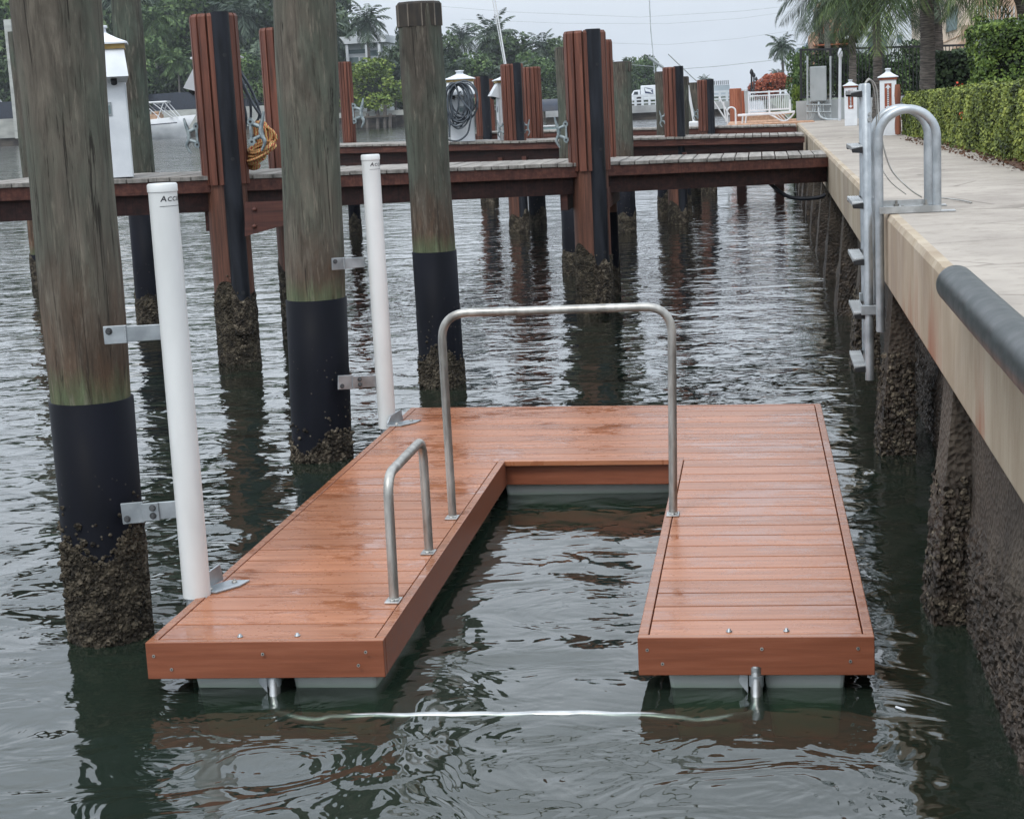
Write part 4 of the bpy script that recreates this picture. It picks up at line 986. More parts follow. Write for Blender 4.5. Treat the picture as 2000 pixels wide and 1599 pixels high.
for dy in (0,.35):
    a=P(1421,240,40+dy); b=P(1437,238,40+dy); r=(b.x-a.x)/2; zt=P(1430,210,40+dy).z
    mb=MB(); mb.tube([Vector((b.x,a.y,ZP)),Vector((b.x,a.y,zt-r))]+arc((a.x+r,a.y,zt-r),(r,0,0),(0,0,r),.1,PI,12)+[Vector((a.x-.02,a.y,.3))],.02,8); mb.build('hoop',M['white'],t)
mb=MB(); 
for k in range(4): z=.4+k*.3; mb.box((a.x-.04,40,z),(a.x+.02,40.35,z+.03))
mb.build('rung',M['white'],t)
Yr=58.; t=thing('white_railing',P(1500,218,Yr),'white baluster railing panel behind the lounger','railing')
a=P(1463,218,Yr); b=P(1543,218,Yr); z0=a.z; z1=P(1500,178,Yr).z
mb=MB(); mb.box((a.x,Yr,z1-.05),(b.x,Yr+.06,z1)); mb.box((a.x,Yr,z1-.16),(b.x,Yr+.04,z1-.12)); mb.box((a.x,Yr,z0),(b.x,Yr+.05,z0+.05)); mb.build('rail',M['white'],t)
mb=MB(); n=22
for i in range(n+1): x=a.x+(b.x-a.x)*i/n; mb.box((x-.010,Yr+.01,z0),(x+.010,Yr+.035,z1-.12))
mb.build('balusters',M['white'],t)
for x in (a.x,(a.x+b.x)/2,b.x): mb=MB(); mb.box((x-.03,Yr-.01,z0-.1),(x+.03,Yr+.06,z1+.01)); mb.build('post',M['white'],t)
mb=MB(); mb.box((a.x-.5,Yr-.5,z0-1.4),(b.x+.6,Yr+4,z0-.1)); struct(mb.build('terrace_ground',M['tandeck']))
# orange-brown pilings in a row beyond the platform
prev=None
for i,(px,pw,pyt,Y) in enumerate(((1436,12,173,56),(1446,10,178,62),(1453,8,184,68))):
    a=P(px-pw,pyt,Y); b=P(px+pw,pyt,Y)
    zt=P(px,pyt,Y).z; r=(b-a).length/2; cx=(a.x+b.x)/2
    t=thing('clad_piling',(cx,Y,0),['front','middle','rear'][i]+' orange-brown piling in the row left of the white railing','piling','orange-brown pilings beyond the platform')
    mb=MB(); mb.lathe([(r,-1),(r,zt-.02),(r*.9,zt)],(cx,Y,0),12,sm=False); mb.build('timber',M['orangewood'] if 'orangewood' in M else M.setdefault('orangewood',stained('orange_brown_timber',c(108,58,42),c(146,84,60),c(172,112,84))),t)
pole('grey_standpipe',[(1457,178),(1460,232)],60,.07,'grey vertical pipe between the orange pilings and the railing','pipe','grey')
for i,(x,yt) in enumerate(((1468,140),(1472.5,146),(1477,153))):
    Y=95+i*18; t=thing('lamp_post',P(x,182,Y),['tallest and nearest','middle','shortest and farthest'][i]+' of the three black lamp posts left of the orange-flowering tree','lamp post','black lamp posts')
    mb=MB(); mb.tube([P(x,186,Y),P(x,yt+4,Y)],.05,8); mb.build('post',M['black'],t); q=P(x,yt+3,Y); mb=MB(); mb.lathe([(.03,-.12),(.11,.0),(.09,.12),(.02,.22)],tuple(q),8); mb.build('lantern',M['black'],t)
# ============================================================ grey planter wall, cabinet, iron fence, white pole
Yw=41.; a=P(1556,237,Yw); b=P(1648,237,Yw)
t=thing('planter_wall',((a.x+b.x)/2,Yw,ZC),'low pale grey block wall at the end of the walkway under the electrical cabinet','wall')
mb=MB(); mb.box((a.x,Yw,ZC-.1),(b.x+2.0,Yw+.3,P(1600,196,Yw).z)); M['greywall']=simple('pale_grey_render',c(150,156,158),c(176,182,184),1.5,(1,1,1),(.8,.9),.1); mb.build('block',M['greywall'],t)
Yk=40.7; t=thing('electrical_cabinet',P(1598,200,Yk),'tall grey electrical cabinet with conduits below, on the planter wall','cabinet')
a=P(1583,198,Yk); b=P(1614,130,Yk); mb=MB(); mb.box((a.x,Yk,P(1598,199,Yk).z),(b.x,Yk+.28,P(1598,130,Yk).z)); mb.build('box',M['grey'],t,bevel=.01)
mb=MB(); mb.box((a.x+.015,Yk-.012,P(1598,197,Yk).z),(b.x-.015,Yk-.002,P(1598,132,Yk).z)); dd=mb.build('door',M['grey'],t,bevel=.004)
mb=MB(); mb.box((a.x+.05,Yk-.03,P(1598,170,Yk).z),(a.x+.065,Yk-.012,P(1598,164,Yk).z)); mb.build('handle',M['alu'],dd)
for k,px in enumerate((1588,1592,1597,1603,1608)):
    mb=MB(); mb.tube(sm_curve([P(px,199,Yk+.1),P(px,214,Yk-.05),P(px-4 if k<2 else px+4,230,Yk-.08),P(px-10 if k<2 else px+14,235,Yk-.08)],5),.014,6); mb.build('conduit',M['grey'],t)
mb=MB(); mb.tube(sm_curve([P(1599,200,Yk),P(1600,224,Yk-.1),P(1612,233,Yk-.1),P(1637,234,Yk-.1)],6),.026,8); mb.build('conduit',M['lightgrey'],t)
for px in (1577,1622): mb=MB(); mb.tube([P(px,110,Yk-.05),P(px,237,Yk-.05)],.022,8); mb.build('strut',M['grey'],t)
for py in (205,219): mb=MB(); mb.tube([P(1575,py,Yk-.09),P(1624,py,Yk-.09)],.018,6); mb.build('strut',M['grey'],t)
Yf=42.; t=thing('iron_fence',P(1700,180,Yf),'black iron picket fence running behind the palms and cabinet','fence')
def fline(x): return 98+(x-1563)*(-8/287)
mb=MB(); mb.bar(P(1563,98,Yf),P(1905,88,Yf),.04,.05); mb.bar(P(1563,190,Yf),P(1905,184,Yf),.04,.05); mb.build('rail',M['black'],t)
mb=MB()
for i in range(48):
    px=1563+i*7.1; mb.bar(P(px,fline(px),Yf),P(px+1,192,Yf),.018,.018,0,(0,1,0))
mb.build('pickets',M['black'],t)
for px in (1564,1622,1722,1800): mb=MB(); mb.bar(P(px,fline(px)-2,Yf),P(px+1,194,Yf),.06,.06,0,(0,1,0)); mb.build('post',M['black'],t)
t=thing('white_pole',P(1640,237,39.5),'white vertical pole standing between cabinet and farther walkway pedestal','pole')
mb=MB(); mb.tube([P(1640,236,39.5),P(1641,99,39.5)],.032,12); mb.build('shaft',M['white'],t); q=P(1641,100,39.5); mb=MB(); mb.lathe([(.04,-.14),(.055,-.1),(.055,-.04),(.04,0),(.02,.06)],tuple(q),12); mb.build('camera_head',M['white'],t)
# ============================================================ vegetation
def leaf_mat(name,a,b,d,rough=.6,trans=.0,nsc=1.0):
    g=G(name); isl=g.n('ShaderNodeNewGeometry').outputs['Random Per Island']; n=g.noise(g.coord(rnd=True),nsc,3)
    f=g.math('ADD',g.math('MULTIPLY',isl,.5),g.math('MULTIPLY',g.mr(n,.32,.68,0,1),.5))
    col=g.ramp(f,[(.15,a),(.5,b),(.85,d)]); return g.pbr(col,rough,0,None,.3)
M['lf_dark']=leaf_mat('dark_green_leaves',c(30,42,30),c(54,72,46),c(88,106,66))
M['lf_mid']=leaf_mat('mid_green_leaves',c(36,54,32),c(70,94,52),c(112,134,78))
M['lf_grey']=leaf_mat('grey_green_palm_leaves',c(38,50,42),c(66,82,68),c(104,118,98))
M['lf_bright']=leaf_mat('bright_hedge_leaves',c(48,64,26),c(96,118,46),c(146,160,74),nsc=3)
M['lf_tall']=leaf_mat('tall_hedge_leaves',c(34,48,26),c(76,98,42),c(128,148,70),nsc=2.2)
M['lf_hedge']=leaf_mat('clipped_hedge_leaves',c(34,42,24),c(98,112,48),c(152,160,78),nsc=1.7)
M['lf_near']=leaf_mat('palm_frond_green',c(28,42,26),c(54,74,40),c(108,124,70))
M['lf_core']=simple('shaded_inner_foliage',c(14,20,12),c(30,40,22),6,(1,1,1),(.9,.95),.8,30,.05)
M['flower']=leaf_mat('orange_red_blossom',c(110,52,36),c(158,84,58),c(190,112,82))
M['redfl']=leaf_mat('small_red_flowers',c(170,50,30),c(210,80,50),c(220,110,80))
M['trunk']=simple('grey_palm_trunk',c(70,66,62),c(118,111,104),2,(3,3,26),(.85,.95),.8,3,.04,lo=.4,hi=.6)
M['trunkpale']=simple('pale_palm_trunk',c(116,112,106),c(150,146,140),2,(2,2,20),(.85,.95),.4,3,.02)
M['boots']=simple('brown_palm_boots',c(66,44,32),c(120,84,60),6,(4,4,8),(.9,.95),.8,20,.04)
def quads_obj(name,cen,nrm,size,asp,mat_,parent=None,core=None,coremat=None,curl=0):
    """many separate leaf quads; cen (n,3), nrm (n,3), size (n,)"""
    n=len(cen); t=rng.normal(size=(n,3)); u=np.cross(nrm,t); u/=np.linalg.norm(u,axis=1)[:,None]+1e-9; v=np.cross(nrm,u)
    s=size[:,None]; 
    p=np.empty((n,4,3)); p[:,0]=cen-u*s*asp; p[:,1]=cen-v*s*.5*1.0; p[:,2]=cen+u*s*asp; p[:,3]=cen+v*s*.5
    V=p.reshape(-1,3); 
    nv=n*4; faces=np.arange(nv).reshape(-1,4)
    me=bpy.data.meshes.new(name); cv=[];cf=[]
    if core is not None: cv=core.v; cf=core.f
    tv=nv+len(cv); me.vertices.add(tv); co_=np.vstack([V,np.array(cv).reshape(-1,3)]) if cv else V
    off=np.zeros(3)
    if parent is not None: off=np.array(parent.location)
    co_=co_-off
    me.vertices.foreach_set('co',co_.ravel())
    loops=list(faces.ravel()); starts=list(range(0,nv,4)); tot=[4]*n; mi=[0]*n
    l=nv
    for f in cf: loops+= [i+nv for i in f]; starts.append(l); tot.append(len(f)); l+=len(f); mi.append(1)
    me.loops.add(len(loops)); me.loops.foreach_set('vertex_index',loops)
    me.polygons.add(len(starts)); me.polygons.foreach_set('loop_start',starts); me.polygons.foreach_set('loop_total',tot)
    me.materials.append(mat_)
    if coremat: me.materials.append(coremat); me.polygons.foreach_set('material_index',mi)
    me.update(); me.validate()
    o=bpy.data.objects.new(name,me); COL.objects.link(o)
    if parent is not None: o.parent=parent
    return o
def blob_leaves(n,clumps,size,flat=.0):
    """leaf centres on lumpy clumps [(x,y,z,rx,ry,rz)]"""
    vol=np.array([k[3]*k[5] for k in clumps]); pr=vol/vol.sum(); idx=rng.choice(len(clumps),n,p=pr)
    d=rng.normal(size=(n,3)); d/=np.linalg.norm(d,axis=1)[:,None]; K=np.array(clumps)[idx]
    rad=(.62+.42*rng.random(n)**.6)[:,None]
    cen=K[:,:3]+d*K[:,3:]*rad
    nr=d+rng.normal(size=(n,3))*.7; nr/=np.linalg.norm(nr,axis=1)[:,None]
    return cen,nr,size*(.6+.8*rng.random(n))
def make_bush_mesh(seed,n,mat_,size,droop=False):
    r=random.Random(seed); cl=[]
    for i in range(15):
        a=r.uniform(0,2*PI); q=r.uniform(.1,.68); z=r.uniform(-.55,.72); s=r.uniform(.24,.42)
        cl.append((q*math.cos(a),q*math.sin(a),z,s,s,s*r.uniform(.7,1)))
    cl.append((0,0,-.1,.55,.55,.6))
    cen,nr,sz=blob_leaves(n,cl,size)
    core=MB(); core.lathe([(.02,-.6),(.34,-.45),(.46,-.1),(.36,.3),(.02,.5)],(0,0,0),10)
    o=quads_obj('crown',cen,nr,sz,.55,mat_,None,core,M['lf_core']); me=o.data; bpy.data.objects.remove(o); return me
bushes={'dark':[make_bush_mesh(s,5200,M['lf_dark'],.075) for s in (1,2)],'mid':[make_bush_mesh(s,5200,M['lf_mid'],.075) for s in (3,4)],'bright':[make_bush_mesh(5,6000,M['lf_bright'],.07)]}
def tree(px,py,rx,ry,Y,kind,label,name='broadleaf_tree',group='trees along the far bank',cat='tree',ground=1.5,k=0):
    q=P(px,py,Y); s=Y/F; t=thing(name,(q.x,q.y,ground),label,cat,group)
    o=bpy.data.objects.new('crown',bushes[kind][k%len(bushes[kind])]); COL.objects.link(o); o.parent=t; o.location=(0,0,q.z-ground); o.scale=(rx*s*1.3,rx*s*1.2,ry*s*1.3); o.rotation_euler=(0,0,(px*7.3)%6.28)
    mb=MB(); h=max(.3,q.z-ground); mb.tube([(0,0,-.3),(rx*s*.04,0,h*.5),(0,0,h)],[rx*s*.07,rx*s*.055,rx*s*.03],8)
    for a in (.5,2.4,4.4): mb.tube([(0,0,h*.55),(rx*s*.35*math.cos(a),rx*s*.35*math.sin(a),h)],[rx*s*.035,rx*s*.015],6)
    mb.build('trunk',M['trunk'],t,world=False); return t
# palm crowns ------------------------------------------------------
def frond(L,pairs,el,droop,wid,r,twist=0):
    """list of quads for one frond from origin along +X; el start elevation"""
    out=[]; n=pairs; pts=[];p=np.array([0.,0,0]); a=el
    seg=L/n
    for i in range(n+1): pts.append(p.copy()); p=p+np.array([math.cos(a),0,math.sin(a)])*seg; a-=droop/n*(.5+1.0*i/n)
    for i in range(1,n+1):
        t=i/n; b=pts[i]; d=pts[i]-pts[i-1]; d/=np.linalg.norm(d); ll=wid*math.sin(PI*min(1,(.12+t*.9)))**.6*(1.05-.35*t)*r.uniform(.85,1.1)
        for s in (-1,1):
            hang=r.uniform(.35,.95); tip=b+d*ll*.55+np.array([0,s*ll*math.cos(hang)*.85,-ll*math.sin(hang)*.8])
            w=seg*WF; mid=(b+tip)/2+np.array([0,0,.05*ll])
            out.append((b-d*w*.5,mid-d*w*.6,tip,mid+d*w*.6))
    # rachis
    for i in range(n):
        w=.012*L*(1-i/n)+.002*L; y=np.array([0,w,0]); out.append((pts[i]-y,pts[i+1]-y*.8,pts[i+1]+y*.8,pts[i]+y))
    return out
def crown_mesh(seed,nf,pairs,wid,up_=1.2,low=-.9,droop=1.7,mat_=None,dense=1):
    r=random.Random(seed); V=[];Fc=[]
    for i in range(nf):
        az=i*2.39996+r.uniform(-.2,.2); t=i/(nf-1); el=up_*(1-t)+low*t+r.uniform(-.12,.12)
        L=r.uniform(.85,1.05)*(1-.12*t); dr=droop*(.6+.5*r.random())*(1 if el>-.3 else .45)
        ca,sa=math.cos(az),math.sin(az)
        for q in frond(L,pairs,el,dr,wid,r):
            o=len(V)
            for (x,y,z) in q: V.append((x*ca-y*sa,x*sa+y*ca,z))
            Fc.append((o,o+1,o+2,o+3))
    me=bpy.data.meshes.new('crown'); me.from_pydata(V,[],Fc); me.materials.append(mat_); me.update(); return me
WF=.8
crowns={'far':[crown_mesh(s,30,20,.34,1.35,-1.05,1.9,M['lf_grey']) for s in (1,2,3)],
        'far_g':[crown_mesh(s,28,20,.34,1.3,-.8,1.7,M['lf_mid']) for s in (4,5)],
        }
WF=.55
crowns.update({'near':[crown_mesh(s,24,44,.36,1.15,-.75,1.9,M['lf_near']) for s in (6,7)],
        'near_g':[crown_mesh(s,24,44,.36,1.1,-.9,1.9,M['lf_grey']) for s in (8,9)]})
def palm(px,py,rpx,pyb,Y,kind,label,tw=4,group='palms along the far bank',k=0,boots=False,tmat='trunk',ground=None,pxb=None,rot=None):
    q=P(px,py,Y); s=Y/F; b=P(pxb if pxb is not None else px+2,pyb,Y); g0=b.z if ground is None else ground
    t=thing('palm_tree',(b.x,b.y,g0),label,'palm tree',group)
    o=bpy.data.objects.new('crown',crowns[kind][k%len(crowns[kind])]); COL.objects.link(o); o.parent=t; o.location=(q.x-b.x,0,q.z-g0); o.scale=(rpx*s*(1.15 if Y>100 else 1),)*3; o.rotation_euler=(0,0,(px*3.7+py)%6.28 if rot is None else rot)
    mb=MB(); A=Vector((0,0,-.2)); B=Vector((q.x-b.x,0,q.z-g0)); 
    n=10 if kind.startswith('far') else 40; ps=[lerp(A,B,i/n)+Vector((.02*(B.z)*math.sin(i/n*PI),0,0)) for i in range(n+1)]
    w=tw*s/2; rs=[w*(1.15-.3*i/n)*(1+(.04 if i%2 else -.04) if n>10 else 1) for i in range(n+1)]
    mb.tube(ps,rs,10 if n==10 else 18); mb.build('trunk',M[tmat],t,world=False)
    if boots:
        mb=MB(); rr=random.Random(k+3)
        for i in range(46):
            a=rr.uniform(0,2*PI); z=B.z-rr.uniform(-.02,.16)*rpx*s*1.1; d=Vector((math.cos(a),math.sin(a),0)); p_=Vector((B.x,0,z))+d*w*.8
            mb.tube([p_,p_+d*w*.7+Vector((0,0,.14*rpx*s))],[w*.35,w*.12],5)
        mb.build('frond_boots',M['boots'],t,world=False)
    return t
YB_=248.
# back curtain of trees on the far bank
rr=random.Random(12); k=0
extra=[(-80,60,110,120,285,'dark'),(20,-20,90,90,290,'dark'),(110,20,90,110,288,'mid'),(215,10,80,110,286,'dark'),(300,60,80,100,290,'dark'),(385,20,80,100,288,'dark'),(460,70,80,110,290,'dark'),(540,40,80,110,286,'mid'),(620,20,70,110,288,'dark'),(350,-30,90,80,292,'dark'),(480,-10,70,70,292,'dark'),(655,80,50,90,290,'dark'),(830,160,70,60,290,'dark'),(930,190,80,36,292,'dark'),(1020,185,70,36,290,'mid'),(1110,185,70,36,292,'dark'),(1190,190,60,34,330,'dark'),(270,150,50,60,252,'mid'),(400,150,50,60,252,'dark'),(520,170,50,50,250,'mid'),(590,165,50,55,252,'dark')]
spots=[(-60,120,120,100,262,'dark'),(10,60,70,85,266,'mid'),(40,170,60,55,255,'dark'),(120,90,90,100,270,'dark'),(215,120,70,90,262,'dark'),(320,165,60,52,254,'dark'),(380,70,75,80,268,'mid'),(330,60,70,70,272,'mid'),(430,150,60,64,256,'dark'),(490,60,70,80,268,'dark'),(560,110,80,100,262,'dark'),(470,185,60,32,252,'dark'),(610,60,60,90,270,'dark'),(640,140,26,75,256,'dark'),(790,160,55,60,262,'dark'),(860,130,50,60,268,'dark'),(800,110,36,55,272,'dark'),(920,165,60,50,258,'mid'),(985,130,60,55,266,'dark'),(1040,170,55,55,258,'mid'),(1100,140,50,55,266,'dark'),(1150,175,45,45,256,'mid'),(1070,200,40,26,252,'dark'),(1200,165,40,45,268,'dark'),(1250,165,36,42,300,'mid'),(1100,205,60,22,250,'dark'),(880,205,50,24,250,'mid'),(960,205,60,22,250,'dark'),(1186,205,40,20,250,'mid'),(1215,150,28,30,280,'dark'),(1272,180,22,26,310,'mid'),(240,185,60,40,250,'dark')]
desc=['dense dark tree','rounded mid-green tree','spreading leafy tree','low bushy tree']
where=['above the far left edge','beyond the thick left piling','behind the far seawall at left','behind the motor boat','above the near power pedestal','behind the dark green piling at left','between the left palms','above the motor boat','behind the nearest slatted piling','beside the hanging power cords','behind the green-grey piling top','low behind the rope bundle','left of the white house','tucked left of the round ficus bush','right of the ficus bush','left of the coiled hose pedestal','right of the white house','above the coiled hose pedestal','under the paired palms','right of the twin outrigger poles','left of the tall fendered piling','behind the navy bimini boat','low by the navy bimini boat','behind the dark-capped green piling','just left of the mail truck','beneath the third palm','near the second white pedestal','between the two mid-pier pedestals','right behind the tall fendered piling','above the dark-capped green piling','right above the mail truck','low by the far left wall']
for i,(px,py,rx,ry,Y,kd) in enumerate(spots):
    tree(px,py,rx,ry,Y-10,kd,desc[1 if kd=='mid' else (3 if ry<40 else (0 if i%2 else 2))]+' on the far bank '+where[i],k=i)
for i,(px,py,rx,ry,Y,kd) in enumerate(extra):
    tree(px,py,rx,ry,Y-10,kd,('rear ' if Y>270 else 'front ')+['big dark tree','bushy green tree'][kd=='mid']+' of the far bank wood, '+['off the left edge','at the top left corner','filling behind the thick piling','behind the near pedestal roof','over the motor boat','behind the nearest slatted piling top','behind the power cords','behind the partly hidden slatted piling','behind the grey-green piling top','high between the left palms','high behind the power cords','left of the white house roof','behind the banded-cap piling','behind the hose pedestal roof','behind the slim fendered piling','behind the tall fendered piling','left of the mail truck','low beside the dark green left piling','low left of the nearest slatted piling','low behind the yellow rope','low behind the grey-green piling'][i],k=i+1)
tree(733,170,60,44,236,'bright','bright green rounded ficus bush overhanging the far seawall','ficus_bush',None,'bush',ground=2.2)
tree(688,178,24,36,238,'bright','narrow bright green shrub at the left of the ficus bush, next to the brown piling','ficus_bush',None,'bush',ground=2.2)
pl=[(716,42,54,200,240,'far','tall royal palm standing right in front of the white house'),(628,60,66,210,246,'far','shaggy palm half hidden behind the grey-green piling'),(905,72,40,190,262,'far','small palm against the sky above the coiled hose pedestal'),(962,70,60,190,256,'far','broad palm crossed by the twin outrigger poles'),(1058,92,44,190,256,'far','palm against the sky between the slim and tall fendered pilings'),(878,140,52,215,244,'far','low palm with drooping fronds beside the dark green piling'),(770,150,50,215,244,'far','low palm just left of the dark green piling'),(300,40,60,235,246,'far_g','palm with slender pale trunk right of the dark green left piling'),(347,120,50,235,240,'far_g','short fan-shaped palm above the motor boat'),(470,30,75,215,250,'far','tall palm behind the top of the nearest black fender pipe'),(410,0,80,215,258,'far','very tall palm over the nearest slatted piling'),(240,0,80,235,256,'far','palm fronds beside the near power pedestal roof'),(500,130,62,220,242,'far','palm with arching pale fronds above the power cords'),(535,90,60,220,250,'far','palm crown behind the partly hidden slatted piling'),(190,30,60,235,260,'far','palm at the left between the thick piling and pedestal roof'),(30,70,50,235,258,'far_g','palm at the far left edge of the bank'),(340,10,70,230,262,'far','high palm crown left of the nearest slatted piling'),(1000,150,46,205,246,'far','mid-height palm right of the second white pedestal'),(930,150,50,210,246,'far','low palm behind the roofs of the two mid-pier pedestals'),(1108,110,36,200,262,'far','palm behind the left edge of the tall fendered piling'),(590,20,80,220,262,'far','tall palm hidden by the grey-green piling'),(1375,158,16,185,420,'far','tiny distant palm behind the far-pier piling'),(1222,118,9,170,320,'far','tiny palm top beside the dark-capped green piling')]
for i,(px,py,r_p,pb,Y,kd,lb) in enumerate(pl): palm(px,py,r_p,pb,Y,kd,lb,tw=6 if r_p>50 else 4,k=i,tmat='trunkpale' if kd=='far_g' else 'trunk',ground=1.8)
# far bank: seawall segments, ground, fence
M['bankwall']=simple('pale_far_seawall',c(150,152,148),c(186,188,182),.35,(1,1,3),(.8,.9),.2)
M['bankdark']=simple('dark_lower_far_seawall',c(44,40,36),c(92,84,74),.5,(1,1,3),(.8,.9),.5)
t=thing('far_seawall',(P(500,240,236).x,236,0),'long pale far seawall with dark wet base below the trees across the canal','seawall')
xl_=P(-500,240,236).x; xm=P(600,240,236).x; xr=P(1236,220,236).x
ztl=P(330,216,236).z; ztr=P(740,217,236).z
mb=MB(); mb.box((xl_,236,1.1),(xm,237,ztl)); mb.box((xm,236.0,1.55),(xr,237,ztr)); mb.build('cap',M['bankwall'],t)
mb=MB(); mb.box((xl_,236.3,-1),(xm,237.2,1.1)); mb.box((xm,236.3,-1),(xr,237.2,1.55))
for i in range(34): x=lerp(xm,xr,i/33); mb.box((x-.25,236.05,-1),(x+.25,236.4,1.5))
mb.build('lower_wall',M['bankdark'],t)
mb=MB(); mb.box((xl_-300,237,-1),(xr,1500,1.6)); struct(mb.build('far_bank',M['ground']))
mb=MB(); mb.box((xr,330,-1),(P(1400,200,340).x,1500,1.0)); struct(mb.build('far_bank',M['ground']))
t=thing('garden_fence',(P(300,190,239).x,239,ztl),'dark fence panel strip on the far bank above the motor boat','fence')
mb=MB(); mb.box((xl_,239,ztl-1),(P(640,200,239).x,239.2,P(330,182,239).z)); mb.build('panels',M['dark'],t)
t=thing('mooring_dock',(P(740,225,233).x,233,0),'small dark private dock with posts below the ficus bush across the canal','dock')
mb=MB(); mb.box((P(715,225,233).x,232,P(740,226,233).z-.25),(P(765,225,233).x,235.8,P(740,226,233).z)); mb.build('decking',M['bankdark'],t)
for px in (718,738,752,762): mb=MB(); mb.tube([P(px,250,232.5),P(px,206 if px==752 else 222,232.5)],.25,8); mb.build('post',M['trunk'],t)
# white modern house
Yh=262.; t=thing('white_house',P(718,140,Yh),'white modern house with dark windows seen behind the royal palm','house')
M['whitewall']=simple('white_render',c(196,202,206),c(214,218,222),.3,(1,1,1),(.7,.8),.02)
mb=MB(); a=P(678,150,Yh); b=P(752,84,Yh); mb.box((a.x,Yh,1.5),(b.x,Yh+9,b.z)); mb.build('wall',M['whitewall'],t)
mb=MB(); a=P(670,92,Yh); b=P(752,70,Yh); mb.box((a.x-.5,Yh-1.5,b.z-1.0),(b.x+.3,Yh+10,b.z+.1)); mb.build('roof',M['whitewall'],t)
for (x0,y0,x1,y1) in ((684,112,700,136),(704,112,716,128),(722,98,740,110),(728,114,740,136),(680,96,716,106)):
    mb=MB(); a=P(x0,y1,Yh-.05); b=P(x1,y0,Yh-.05); mb.box((a.x,Yh-.05,a.z),(b.x,Yh+.1,b.z)); w_=mb.build('window',M['glassgrey'],t)
for px in (681,719,744): mb=MB(); a=P(px,150,Yh-1.2); mb.box((a.x-.2,Yh-1.3,1.5),(a.x+.2,Yh-.9,P(px,74,Yh).z)); mb.build('column',M['whitewall'],t)
# pale building glimpsed above the left end
t=thing('white_building',P(16,52,300),'pale flat building block glimpsed at the far left above the trees','building'); mb=MB(); a=P(9,64,232); b=P(20,38,232); mb.box((a.x,232,1),(b.x,236,b.z)); mb.build('wall',M['bankwall'],t)
# ------------------------------------------------------------ bridge and truck
Yg=180.; t=thing('road_bridge',P(1330,210,Yg),'low white-railed road bridge crossing the end of the canal','bridge')
zd=P(1260,206,Yg).z; x0=P(1065,210,Yg).x; x1=P(1462,210,Yg).x
M['bridgeconc']=simple('pale_bridge_concrete',c(140,142,142),c(176,178,178),.6,(1,1,1),(.8,.9),.1)
mb=MB(); mb.box((x0,Yg,zd-.75),(x1,Yg+9,zd)); mb.build('deck',M['bridgeconc'],t)
mb=MB(); mb.box((x0,Yg+.4,zd-1.45),(x1,Yg+8.6,zd-.75)); mb.build('girder',M['bankdark'],t)
mb=MB(); 
for z in (.2,.55,.9): mb.box((x0,Yg+.1,zd+z),(x1,Yg+.22,zd+z+.14 if z<.8 else zd+z+.22))
mb.build('rail',M['whitewall'],t)
mb=MB()
for i in range(30): x=lerp(x0,x1,i/29); mb.box((x-.12,Yg+.05,zd),(x+.12,Yg+.3,zd+1.1))
mb.build('rail_posts',M['whitewall'],t)
mb=MB()
for i in range(7): x=lerp(x0,x1,(i+.5)/7); mb.box((x-.3,Yg+1,-2),(x+.3,Yg+8,zd-1.45))
mb.build('piers',M['bankdark'],t)
Yt=184.; a=P(1232,198,Yt); b=P(1286,166,Yt); zr_=zd+.02; t=thing('mail_truck',((a.x+b.x)/2,Yt,zr_),'white mail truck with dark blue emblem crossing the bridge','truck')
xc=P(1252,198,Yt).x; zt=b.z
mb=MB(); mb.box((xc,Yt,zr_+.5),(b.x+3.2,Yt+2.4,zt)); bd=mb.build('cargo_box',M['whitewall'],t,bevel=.08)
zc=P(1240,177,Yt).z
mb=MB(); mb.hexa([(a.x-.3,Yt+.05,zr_+.5),(xc-.05,Yt+.05,zr_+.5),(xc-.05,Yt+2.3,zr_+.5),(a.x-.3,Yt+2.3,zr_+.5),(a.x+.35,Yt+.05,zc),(xc-.05,Yt+.05,zc+.05),(xc-.05,Yt+2.3,zc+.05),(a.x+.35,Yt+2.3,zc)]); cb=mb.build('cab',M['whitewall'],t,bevel=.08)
mb=MB(); mb.add([tuple(P(1236,189,Yt)),tuple(P(1246,189,Yt)),tuple(P(1246,179.5,Yt)),tuple(P(1239,179.5,Yt))],[(0,1,2,3)]); mb.build('window',M['glassdark'],cb)
def poly(pts,Y): return [tuple(P(x,y,Y)) for x,y in pts]
M['navy']=simple('navy_emblem_blue',c(44,54,84),c(60,70,98),3)
mb=MB(); mb.add(poly([(1258,171),(1275,174),(1276,184),(1260,182.5)],Yt-.03),[(0,3,2,1)]); em=mb.build('emblem',M['navy'],bd)
mb=MB(); mb.add(poly([(1258.4,171.4),(1267,174.5),(1275,175.2),(1270.5,177.2),(1275.4,183),(1268,179.8),(1261,179)],Yt-.06),[(0,6,5,4,3,2,1)]); mb.build('eagle_shape',M['whitewall'],em)
mb=MB(); mb.box((xc,Yt-.02,P(1260,189,Yt).z),(b.x+3.2,Yt-.005,P(1260,188,Yt).z)); mb.build('stripe',M['navy'],bd)
for x in (a.x+.9,b.x+1.6):
    mb=MB(); mb.tube([(x,Yt-.02,zr_+.45),(x,Yt+.3,zr_+.45)],.45,16); mb.build('wheel',M['black'],t)
